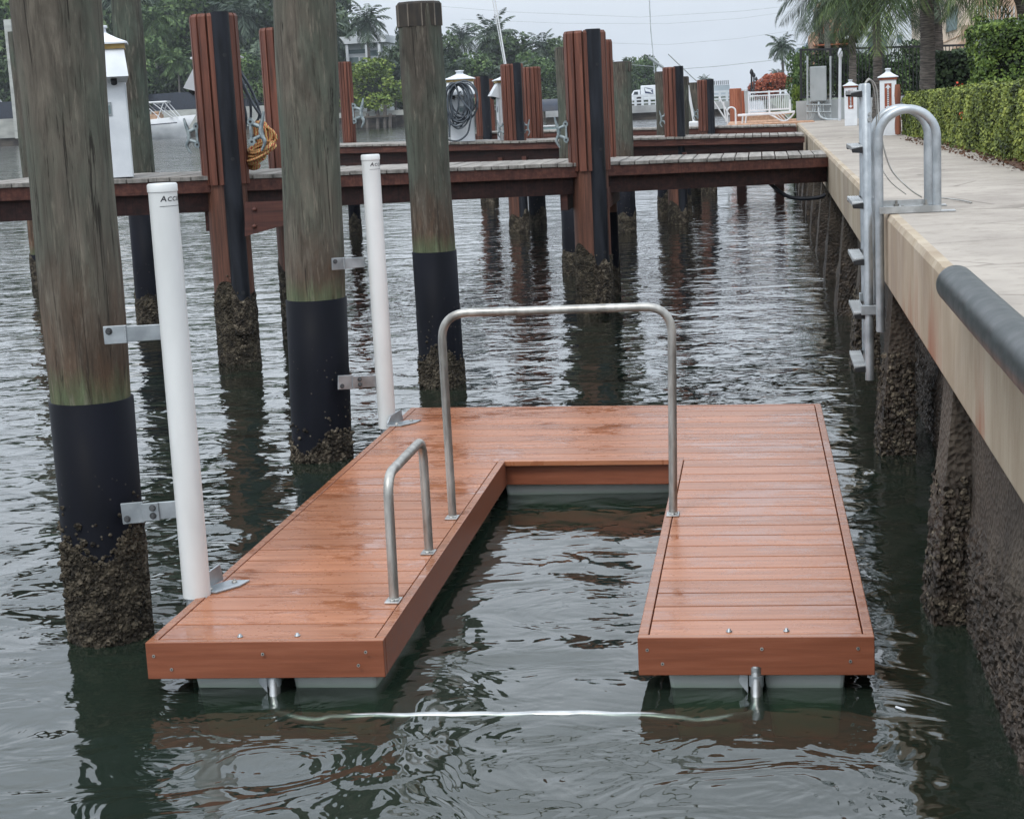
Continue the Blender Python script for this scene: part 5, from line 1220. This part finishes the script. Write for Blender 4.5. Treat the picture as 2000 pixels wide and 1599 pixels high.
# distant pale tower, far land
t=thing('distant_tower',P(1408,185,900),'hazy pale tower block far away over the end of the canal','building'); mb=MB(); a=P(1394,195,900); b=P(1424,166,900); mb.box((a.x,900,0),(b.x,915,b.z)); M['hazyb']=simple('pale_distant_block',c(150,162,172),c(176,186,194),.1,(1,1,1),(.8,.9),0); mb.build('wall',M['hazyb'],t)
mb=MB()
for r_ in range(5):
    for k_ in range(8): xx=lerp(a.x,b.x,(k_+.3)/8); zz=lerp(8,b.z,(r_+.5)/5.5); mb.box((xx,899.7,zz),(xx+.5,900.1,zz+1.5))
mb.build('windows',M['glassgrey'],t)
for i,(px,py,rx,ry,Y,kd) in enumerate([(1345,200,40,14,430,'mid'),(1400,198,40,12,480,'dark'),(1300,196,30,16,420,'dark'),(1450,200,30,14,500,'dark')]):
    tree(px,py,rx,ry,Y,kd,['distant low tree line clump left of the far-pier piling','distant dark tree clump under the pale tower','distant dark clump behind the mid-pier fendered piling','distant clump near the lamp posts'][i],k=i,ground=1.0,group='trees at the end of the canal')
# ------------------------------------------------------------ right bank background
tree(1505,166,38,22,150,'mid','x') if False else None
bushes['flower']=[make_bush_mesh(21,6000,M['flower'],.08)]
tree(1498,172,34,20,130,'flower','orange-flowering tree with wide low crown behind the white railing','flowering_tree',None,'tree',ground=1.3)
tree(1526,160,24,13,134,'flower','smaller orange-flowering tree at the right of the wide one','flowering_tree',None,'tree',ground=1.3,k=1)
palm(1526,92,36,152,200,'far','single coconut palm against the sky above the orange-flowering tree',tw=5,group=None,k=1,ground=1.3,rot=.6)
palm(1518,146,18,165,215,'far','small low palm just under the coconut palm',tw=3,group=None,k=2,ground=1.3)
tree(1562,160,24,50,50,'mid','green shrub growing beside the iron fence corner post','shrub',None,'shrub',ground=1.38)
tree(1556,205,12,30,48,'bright','narrow yellow-green shrub right of the white railing','shrub',None,'shrub',ground=1.38)
for i,(px,py,rx,ry) in enumerate([(1605,150,40,45),(1650,150,40,40),(1700,150,45,42),(1750,160,42,42),(1790,140,40,50)]):
    tree(px,py,rx,ry,44+i*.8,['dark','mid'][i%2],'leafy shrub behind the iron fence, '+['left of the cabinet top','behind the white pole','behind the second trunk','behind the tall pedestal','behind the thickest trunk'][i],'shrub','shrubs behind the iron fence','shrub',ground=1.38,k=i)
def cloud_hedge(name,x0,x1,y0,y1,z0,z1,mat_,size,dens,label,flowers=0,wob=.06,cat='hedge'):
    t=thing(name,((x0(y0)+x1)/2,(y0+y1)/2,z0),label,cat)
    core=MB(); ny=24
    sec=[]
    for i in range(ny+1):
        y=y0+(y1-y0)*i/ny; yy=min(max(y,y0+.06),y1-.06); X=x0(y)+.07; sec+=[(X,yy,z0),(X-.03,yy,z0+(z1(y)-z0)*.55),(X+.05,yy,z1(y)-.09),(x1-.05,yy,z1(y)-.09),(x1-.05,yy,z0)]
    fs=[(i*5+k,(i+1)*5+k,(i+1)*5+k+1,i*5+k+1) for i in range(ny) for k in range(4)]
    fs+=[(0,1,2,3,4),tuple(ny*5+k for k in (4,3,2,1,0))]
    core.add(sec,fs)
    Ly=y1-y0; H=np.mean([z1(y0),z1(y1)])-z0; Wd=x1-x0((y0+y1)/2)
    parts=[('side',Ly*H),('top',Ly*Wd),('end',Wd*H)]
    C=[];Nn=[]
    for nm,ar in parts:
        n=int(ar*dens)
        a=rng.random(n); b=rng.random(n); y=y0+a*Ly
        zt_=np.array([z1(v) for v in y]); xx0=np.array([x0(v) for v in y])
        def wobble(u,v,s): return wob*(np.sin(u*5.1+s)+np.sin(v*7.7+u*2.3+s)+np.sin(u*11.3-v*6.1))/2
        if nm=='side': z=z0+b*(zt_-z0); X=xx0+wobble(y,z,0)+rng.random(n)**2*.10-.02+.08*(np.clip((z-(zt_-.12))/.12,0,1))**2; C.append(np.c_[X,y,z]); Nn.append(np.tile([-1,-.3,.35],(n,1)))
        elif nm=='top': X=xx0+b*(x1-xx0); C.append(np.c_[X,y,zt_+wobble(y,X,1)-rng.random(n)**2*.1]); Nn.append(np.tile([-.2,-.2,1.],(n,1)))
        else: X=xx0[0]+b*(x1-xx0[0]); z=z0+a*(z1(y0)-z0); X=x0(y0)+b*(x1-x0(y0)); C.append(np.c_[X,y0+wobble(X,z,2)+rng.random(n)**2*.1,z]); Nn.append(np.tile([-.3,-1,.35],(n,1)))
    C=np.vstack(C); N_=np.vstack(Nn)+rng.normal(size=(len(C),3))*.65; N_/=np.linalg.norm(N_,axis=1)[:,None]
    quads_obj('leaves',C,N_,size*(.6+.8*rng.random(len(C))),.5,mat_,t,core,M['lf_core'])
    if flowers:
        n=flowers; k=rng.integers(0,len(C),n//6); ce=[]
        for q in k: ce.append(C[q]+rng.normal(size=(6,3))*.03+np.array([-.03,-.02,0]))
        ce=np.vstack(ce); nn=rng.normal(size=(len(ce),3)); nn/=np.linalg.norm(nn,axis=1)[:,None]
        quads_obj('flowers',ce,nn,np.full(len(ce),.03),.6,M['redfl'],t)
    return t
# long clipped hedge along the walkway
ha=W(2000,322,ZC); hb=W(1768,263,ZC)
def hx(y): 
    t=(y-ha.y)/(hb.y-ha.y); return ha.x+(hb.x-ha.x)*t
def htop(y): 
    a=P(2000,160,ha.y).z; b=P(1775,185,hb.y).z; t=(y-ha.y)/(hb.y-ha.y); return a+(b-a)*t
cloud_hedge('clipped_hedge',lambda y:hx(y),4.2,ha.y-2.6,hb.y+.2,ZC,htop,M['lf_hedge'],.027,5200,'long clipped yellow-green hedge with red flowers bordering the walkway',flowers=60,wob=.035)
# dark hedge behind and tall bright hedge
q0=P(1822,172,29); q1=P(1912,98,29)
cloud_hedge('dark_hedge',lambda y:q0.x,q1.x,29,29.9,ZC,lambda y:q1.z,M['lf_dark'],.06,1300,'dark green squared hedge behind the long clipped hedge, right of the thickest palm trunk',wob=.04)
q0=P(1917,172,22.5); q1=P(2140,42,22.5)
cloud_hedge('tall_hedge',lambda y:q0.x,q1.x,22.5,23.4,ZC,lambda y:P(1960,44,22.5).z,M['lf_tall'],.042,2600,'tall bright green hedge block at the right edge of the photograph',wob=.09)
t=thing('concrete_column',P(1925,160,28),'pale grey concrete column rising between dark and tall bright hedges','column'); a=P(1908,172,28.2); b=P(1932,60,28.2); mb=MB(); mb.box((a.x,28.2,ZC),(b.x+.1,28.6,b.z)); mb.build('shaft',M['greywall'],t)
mb=MB(); mb.box((a.x-.03,28.15,P(1920,92,28.2).z-.03),(b.x+.13,28.65,P(1920,84,28.2).z)); mb.build('band',M['whitewall'],t)
# buildings on the right
Yo=90.; t=thing('terracotta_building',P(1640,90,Yo),'unfinished terracotta and peach building with open dark bays behind the left palms','building')
M['peach']=simple('peach_render',c(184,146,122),c(206,168,142),.4,(1,1,1),(.8,.9),.05); M['terra']=simple('terracotta_slab',c(150,82,52),c(178,104,68),.8)
def slab3(px0,py0,px1,py1,Y,d,m_,n_,par): a=P(px0,py1,Y); b=P(px1,py0,Y); mb=MB(); mb.box((a.x,Y,a.z),(b.x,Y+d,b.z)); return mb.build(n_,M[m_],par)
slab3(1588,62,1598,160,Yo,8,'peach','wall',t); slab3(1598,0,1692,10,Yo,8,'peach','wall',t)
slab3(1618,34,1668,54,Yo-.3,1,'peach','balcony_wall',t); slab3(1612,55,1662,62,Yo-.8,9,'terra','floor_slab',t); slab3(1590,84,1700,88,Yo-.5,9,'terra','floor_slab',t)
slab3(1598,10,1692,160,Yo+3,5,'underbeam','bay_shade_block',t)  # solid dark block, its colour stands in for shade inside the bays
for px in (1612,1634,1660,1684): slab3(px,8,px+3,160,Yo-.1,.5,'peach','column',t)
for (x0,y0,x1,y1) in ((1622,14,1640,34),(1646,14,1662,34)): slab3(x0,y0,x1,y1,Yo+2.9,.05,'glassdark','window',t)
slab3(1608,18,1612,60,Yo-.9,.1,'terra','handrail',t); slab3(1664,84,1700,86,Yo-1,.1,'peach','handrail',t)
Yv=80.; t=thing('white_villa',P(1740,90,Yv),'white villa wing glimpsed between the middle palm trunks','building')
slab3(1684,66,1800,150,Yv,8,'whitewall','wall',t); slab3(1672,56,1730,64,Yv-2,10,'whitewall','roof',t); slab3(1686,66,1694,150,Yv-1.9,.4,'whitewall','column',t); 
for (x0,y0,x1,y1) in ((1694,70,1708,100),(1722,70,1732,98),(1752,68,1762,84),(1782,70,1790,96)): slab3(x0,y0,x1,y1,Yv-.04,.1,'glassgrey','window',t)
slab3(1668,84,1690,88,Yv-2.2,.2,'whitewall','handrail',t)
Yp=58.; t=thing('beige_house',P(1880,60,Yp),'beige stuccoed house with tall teal-grey window behind the right-hand palms','house')
M['beige']=simple('beige_stucco',c(196,180,164),c(212,198,184),.5,(1,1,1),(.8,.9),.05); M['tanwall']=simple('tan_stucco',c(168,142,122),c(186,160,138),.5,(1,1,1),(.8,.9),.05)
def prism(pts,Y,d,m_,n_,par):
    A=[P(x,y,Y) for x,y in pts]; B=[a+Vector((0,d,0)) for a in A]; n=len(A); mb=MB()
    mb.add([tuple(a) for a in A+B],[tuple(range(n))[::-1],tuple(range(n,2*n))]+[(i,(i+1)%n,n+(i+1)%n,n+i) for i in range(n)]); return mb.build(n_,M[m_],par)
prism([(1812,-20),(1905,-20),(1905,60),(1886,64),(1886,92),(1812,112)],Yp,6,'beige','wall',t)
prism([(1880,50),(1925,48),(1925,96),(1860,98),(1880,80)],Yp-.4,5,'tanwall','lower_wing',t)
prism([(1849,15),(1871,12),(1869,58),(1848,64)],Yp-.05,.1,'glassgrey','window',t)
prism([(1812,96),(1886,64.5),(1886,65.5),(1812,97.5)],Yp-.03,.1,'tanwall','joint_line',t)
slab3(1905,-30,2100,40,Yp+2,4,'tanwall','wall',t); slab3(1905,44,1990,47,Yp-.8,.3,'black','balcony_rail',t)
for i in range(11): slab3(1908+i*8,12,1909.5+i*8,45,Yp-.8,.08,'whitewall','balcony_post',t) if i<11 else None
t=thing('pale_annex',P(1575,100,120),'pale distant building with rooftop rails left of the terracotta building','building'); slab3(1558,92,1592,160,120,6,'hazyb','wall',t); slab3(1556,86,1574,88,119.5,1,'whitewall','roof_rail',t); slab3(1572,84,1590,92,121,3,'hazyb','roof_box',t)
# near palms on the right
G2='palms beside the walkway'
palm(1800,-150,290,188,27,'near','thickest palm trunk rising from behind the clipped hedge',tw=27,group=G2,k=0,ground=ZC,pxb=1806)
palm(1826,-20,120,105,34,'near_g','dark palm with shaggy brown boots right of the thickest trunk',tw=17,group=G2,k=1,boots=True,ground=ZC,pxb=1832)
palm(1706,-30,180,165,34,'near','palm with ringed trunk directly behind the tall walkway pedestal',tw=17,group=G2,k=1,boots=True,ground=ZC,pxb=1710)
palm(1660,-5,125,160,38,'near','palm with brown boots and leaning ringed trunk right of the white pole',tw=14,group=G2,k=0,boots=True,ground=ZC,pxb=1660)
palm(1608,-28,150,150,44,'near_g','pale smooth-trunked palm left of the white pole with long drooping fronds',tw=11,group=G2,k=1,ground=ZC,tmat='trunkpale',pxb=1614)
palm(1965,-85,200,120,26,'near','palm hanging its long fronds over the tall bright hedge at right',tw=22,group=G2,k=1,ground=ZC,pxb=2060)
# dead leaves on the mulch
n=700; y=13+rng.random(n)*10; x=np.array([hx(v) for v in y])-.35*rng.random(n)+.05
cn=np.c_[x,y,np.full(n,ZC+.015)+rng.random(n)*.02]; nn=np.tile([0,0,1.],(n,1))+rng.normal(size=(n,3))*.5; nn/=np.linalg.norm(nn,axis=1)[:,None]
o=quads_obj('leaf_litter',cn,nn,np.full(n,.03),.5,M['boots']); tag(o,None,None,None,'stuff')
# ------------------------------------------------------------ power lines
def line(pts,Y,r,label):
    ps=[P(x,y,Y) for x,y in pts]; t=thing('power_line',ps[0],label,'power line','power lines across the sky'); mb=MB(); mb.tube(ps,r,5); mb.build('wire',M['grey'],t)
line([(1090,108),(1200,124),(1330,135),(1400,130),(1500,119),(1600,104)],230,.035,'thickest wire dipping from left and rising toward the coconut palm')
line([(850,12),(1000,24),(1250,34),(1450,22),(1620,4)],300,.022,'thin upper wire crossing the open sky')
line([(900,38),(1100,46),(1300,47),(1450,36),(1620,12)],300,.02,'thin wire just under the uppermost one')
line([(1180,84),(1300,88),(1440,76),(1620,50)],300,.022,'thin wire halfway down the sky on the right')
# ------------------------------------------------------------ small debris
t=thing('floating_straw',W(1758,1383,0),'small white stick floating right of the dock','debris'); mb=MB(); mb.tube([W(1750,1380,.004),W(1768,1386,.004)],.0045,8); mb.build('stick',M['white'],t)
# ============================================================ water
g=G('canal_water')
co=g.coord((1,1,1)); 
def wn(sx,sy,sc,det,dist=0,rot=0,rough=.5):
    mp=g.n('ShaderNodeMapping'); mp.inputs['Scale'].default_value=(sx,sy,1); mp.inputs['Rotation'].default_value=(0,0,rot); g.l(g.tc.outputs['Object'],mp.inputs['Vector'])
    return g.noise(mp.outputs[0],sc,det,rough,dist)
big=wn(.9,1.2,1.2,2,.5,.15); mid=wn(1,1.35,3.4,2,.8,-.3); sm=wn(1,1.5,9,3,.5,.2); swirl=wn(1,1.2,2.2,2,2.6,.5); huge=wn(.12,.3,1.0,3,.3,.1)
calm=g.ramp(wn(.3,.4,.6,2),[(.40,.30),(.60,1)])
yy=g.z(ax='Y')
h=g.math('ADD',g.math('MULTIPLY',big,g.mr(yy,5,30,.95,.75)),g.math('MULTIPLY',g.math('MULTIPLY',mid,g.mr(yy,4.5,9,.13,.34)),g.math('ADD',.4,g.math('MULTIPLY',calm,.6))))
h=g.math('ADD',h,g.math('MULTIPLY',g.math('MULTIPLY',sm,g.mr(yy,4.5,14,.012,.035)),calm))
h=g.math('ADD',h,g.math('MULTIPLY',swirl,g.mr(yy,5,8,.24,.06)))
h=g.math('ADD',h,g.math('MULTIPLY',huge,g.mr(yy,25,120,0,7.0)))
bn=g.bump(h,1.0,.045)
fr=g.n('ShaderNodeFresnel'); fr.inputs['IOR'].default_value=1.34; g.l(bn,fr.inputs['Normal'])
gl=g.n('ShaderNodeBsdfGlossy'); g.l(g.mr(yy,20,160,.015,.07),gl.inputs['Roughness']); g.l(bn,gl.inputs['Normal'])
df=g.n('ShaderNodeBsdfDiffuse'); df.inputs['Color'].default_value=(.036,.056,.040,1)
tr=g.n('ShaderNodeBsdfTransparent'); tr.inputs['Color'].default_value=(.80,.9,.84,1)
m1=g.n('ShaderNodeMixShader'); m1.inputs[0].default_value=.38; g.l(tr.outputs[0],m1.inputs[1]); g.l(df.outputs[0],m1.inputs[2])
m2=g.n('ShaderNodeMixShader'); g.l(g.math('MULTIPLY',fr.outputs[0],1.75,0,True),m2.inputs[0]); g.l(m1.outputs[0],m2.inputs[1]); g.l(gl.outputs[0],m2.inputs[2]); g.l(m2.outputs[0],g.out.inputs[0])
va=g.n('ShaderNodeVolumeAbsorption'); va.inputs['Color'].default_value=(.35,.55,.42,1); va.inputs['Density'].default_value=5.0; g.l(va.outputs[0],g.out.inputs['Volume'])
M['water']=g.m
mb=MB(); mb.box((-700,-6,-1.5),(1.4,600,0)); struct(mb.build('water',M['water']))
M['bed']=simple('dark_canal_bed',c(20,24,18),c(34,38,28),1)
mb=MB(); mb.add([(-1600,-50,-1.6),(1600,-50,-1.6),(1600,1600,-1.6),(-1600,1600,-1.6)],[(0,1,2,3)]); struct(mb.build('ground',M['bed']))
mb=MB(); mb.box((-1500,600,-1.4),(1500,1550,.6)); struct(mb.build('far_land',M['ground']))
g=G('hazy_air'); pv=g.n('ShaderNodeVolumePrincipled'); pv.inputs['Color'].default_value=(.88,.93,1,1); pv.inputs['Density'].default_value=.00024; pv.inputs['Anisotropy'].default_value=.3; g.l(pv.outputs[0],g.out.inputs['Volume'])
mb=MB(); mb.box((-1700,-60,-2.7),(1700,1700,60)); hz=mb.build('haze',g.m); hz['kind']='stuff'
# ============================================================ sky and light
w=bpy.data.worlds.new('World'); S.world=w; w.use_nodes=True; nt=w.node_tree; nt.nodes.clear()
out=nt.nodes.new('ShaderNodeOutputWorld'); bg=nt.nodes.new('ShaderNodeBackground'); sky=nt.nodes.new('ShaderNodeTexSky')
sky.sky_type='NISHITA'; sky.sun_disc=False; sky.sun_elevation=math.radians(52); sky.sun_rotation=math.radians(200); sky.dust_density=3
bg.inputs['Strength'].default_value=.1
mx=nt.nodes.new('ShaderNodeMix'); mx.data_type='RGBA'; mx.inputs[0].default_value=.93
tc=nt.nodes.new('ShaderNodeTexCoord'); sp_=nt.nodes.new('ShaderNodeSeparateXYZ'); nt.links.new(tc.outputs['Generated'],sp_.inputs[0])
no=nt.nodes.new('ShaderNodeTexNoise'); no.inputs['Scale'].default_value=2.2; no.inputs['Detail'].default_value=6; no.inputs['Roughness'].default_value=.55
mp=nt.nodes.new('ShaderNodeMapping'); mp.inputs['Scale'].default_value=(1,1,2.6); nt.links.new(tc.outputs['Generated'],mp.inputs[0]); nt.links.new(mp.outputs[0],no.inputs['Vector'])
rp=nt.nodes.new('ShaderNodeValToRGB'); e=rp.color_ramp.elements; e[0].position=.3; e[0].color=(6.0,6.7,7.6,1); e[1].position=.7; e[1].color=(8.6,9.2,9.9,1); nt.links.new(no.outputs[0],rp.inputs[0])
gr=nt.nodes.new('ShaderNodeMapRange'); gr.inputs[1].default_value=.02; gr.inputs[2].default_value=.6; gr.inputs[3].default_value=.93; gr.inputs[4].default_value=1.75; nt.links.new(sp_.outputs[2],gr.inputs[0])
vm=nt.nodes.new('ShaderNodeVectorMath'); vm.operation='SCALE'; nt.links.new(rp.outputs[0],vm.inputs[0]); nt.links.new(gr.outputs[0],vm.inputs['Scale'])
nt.links.new(sky.outputs[0],mx.inputs[6]); nt.links.new(vm.outputs[0],mx.inputs[7]); nt.links.new(mx.outputs[2],bg.inputs[0]); nt.links.new(bg.outputs[0],out.inputs[0])
sl=bpy.data.lights.new('sun','SUN'); sl.energy=1.2; sl.angle=math.radians(16); sl.color=(1,.97,.92); so=bpy.data.objects.new('sun',sl); COL.objects.link(so)
az=math.radians(200); el=math.radians(52); d=Vector((math.sin(az)*math.cos(el),math.cos(az)*math.cos(el),math.sin(el)))
so.rotation_euler=d.to_track_quat('Z','Y').to_euler()
S.view_settings.view_transform='Standard'; S.view_settings.look='None'; S.view_settings.exposure=.25; S.view_settings.gamma=1
S.render.engine='CYCLES'; S.cycles.max_bounces=8; S.cycles.transparent_max_bounces=12; S.cycles.caustics_refractive=False; S.cycles.caustics_reflective=False
S.render.resolution_x=1024; S.render.resolution_y=818
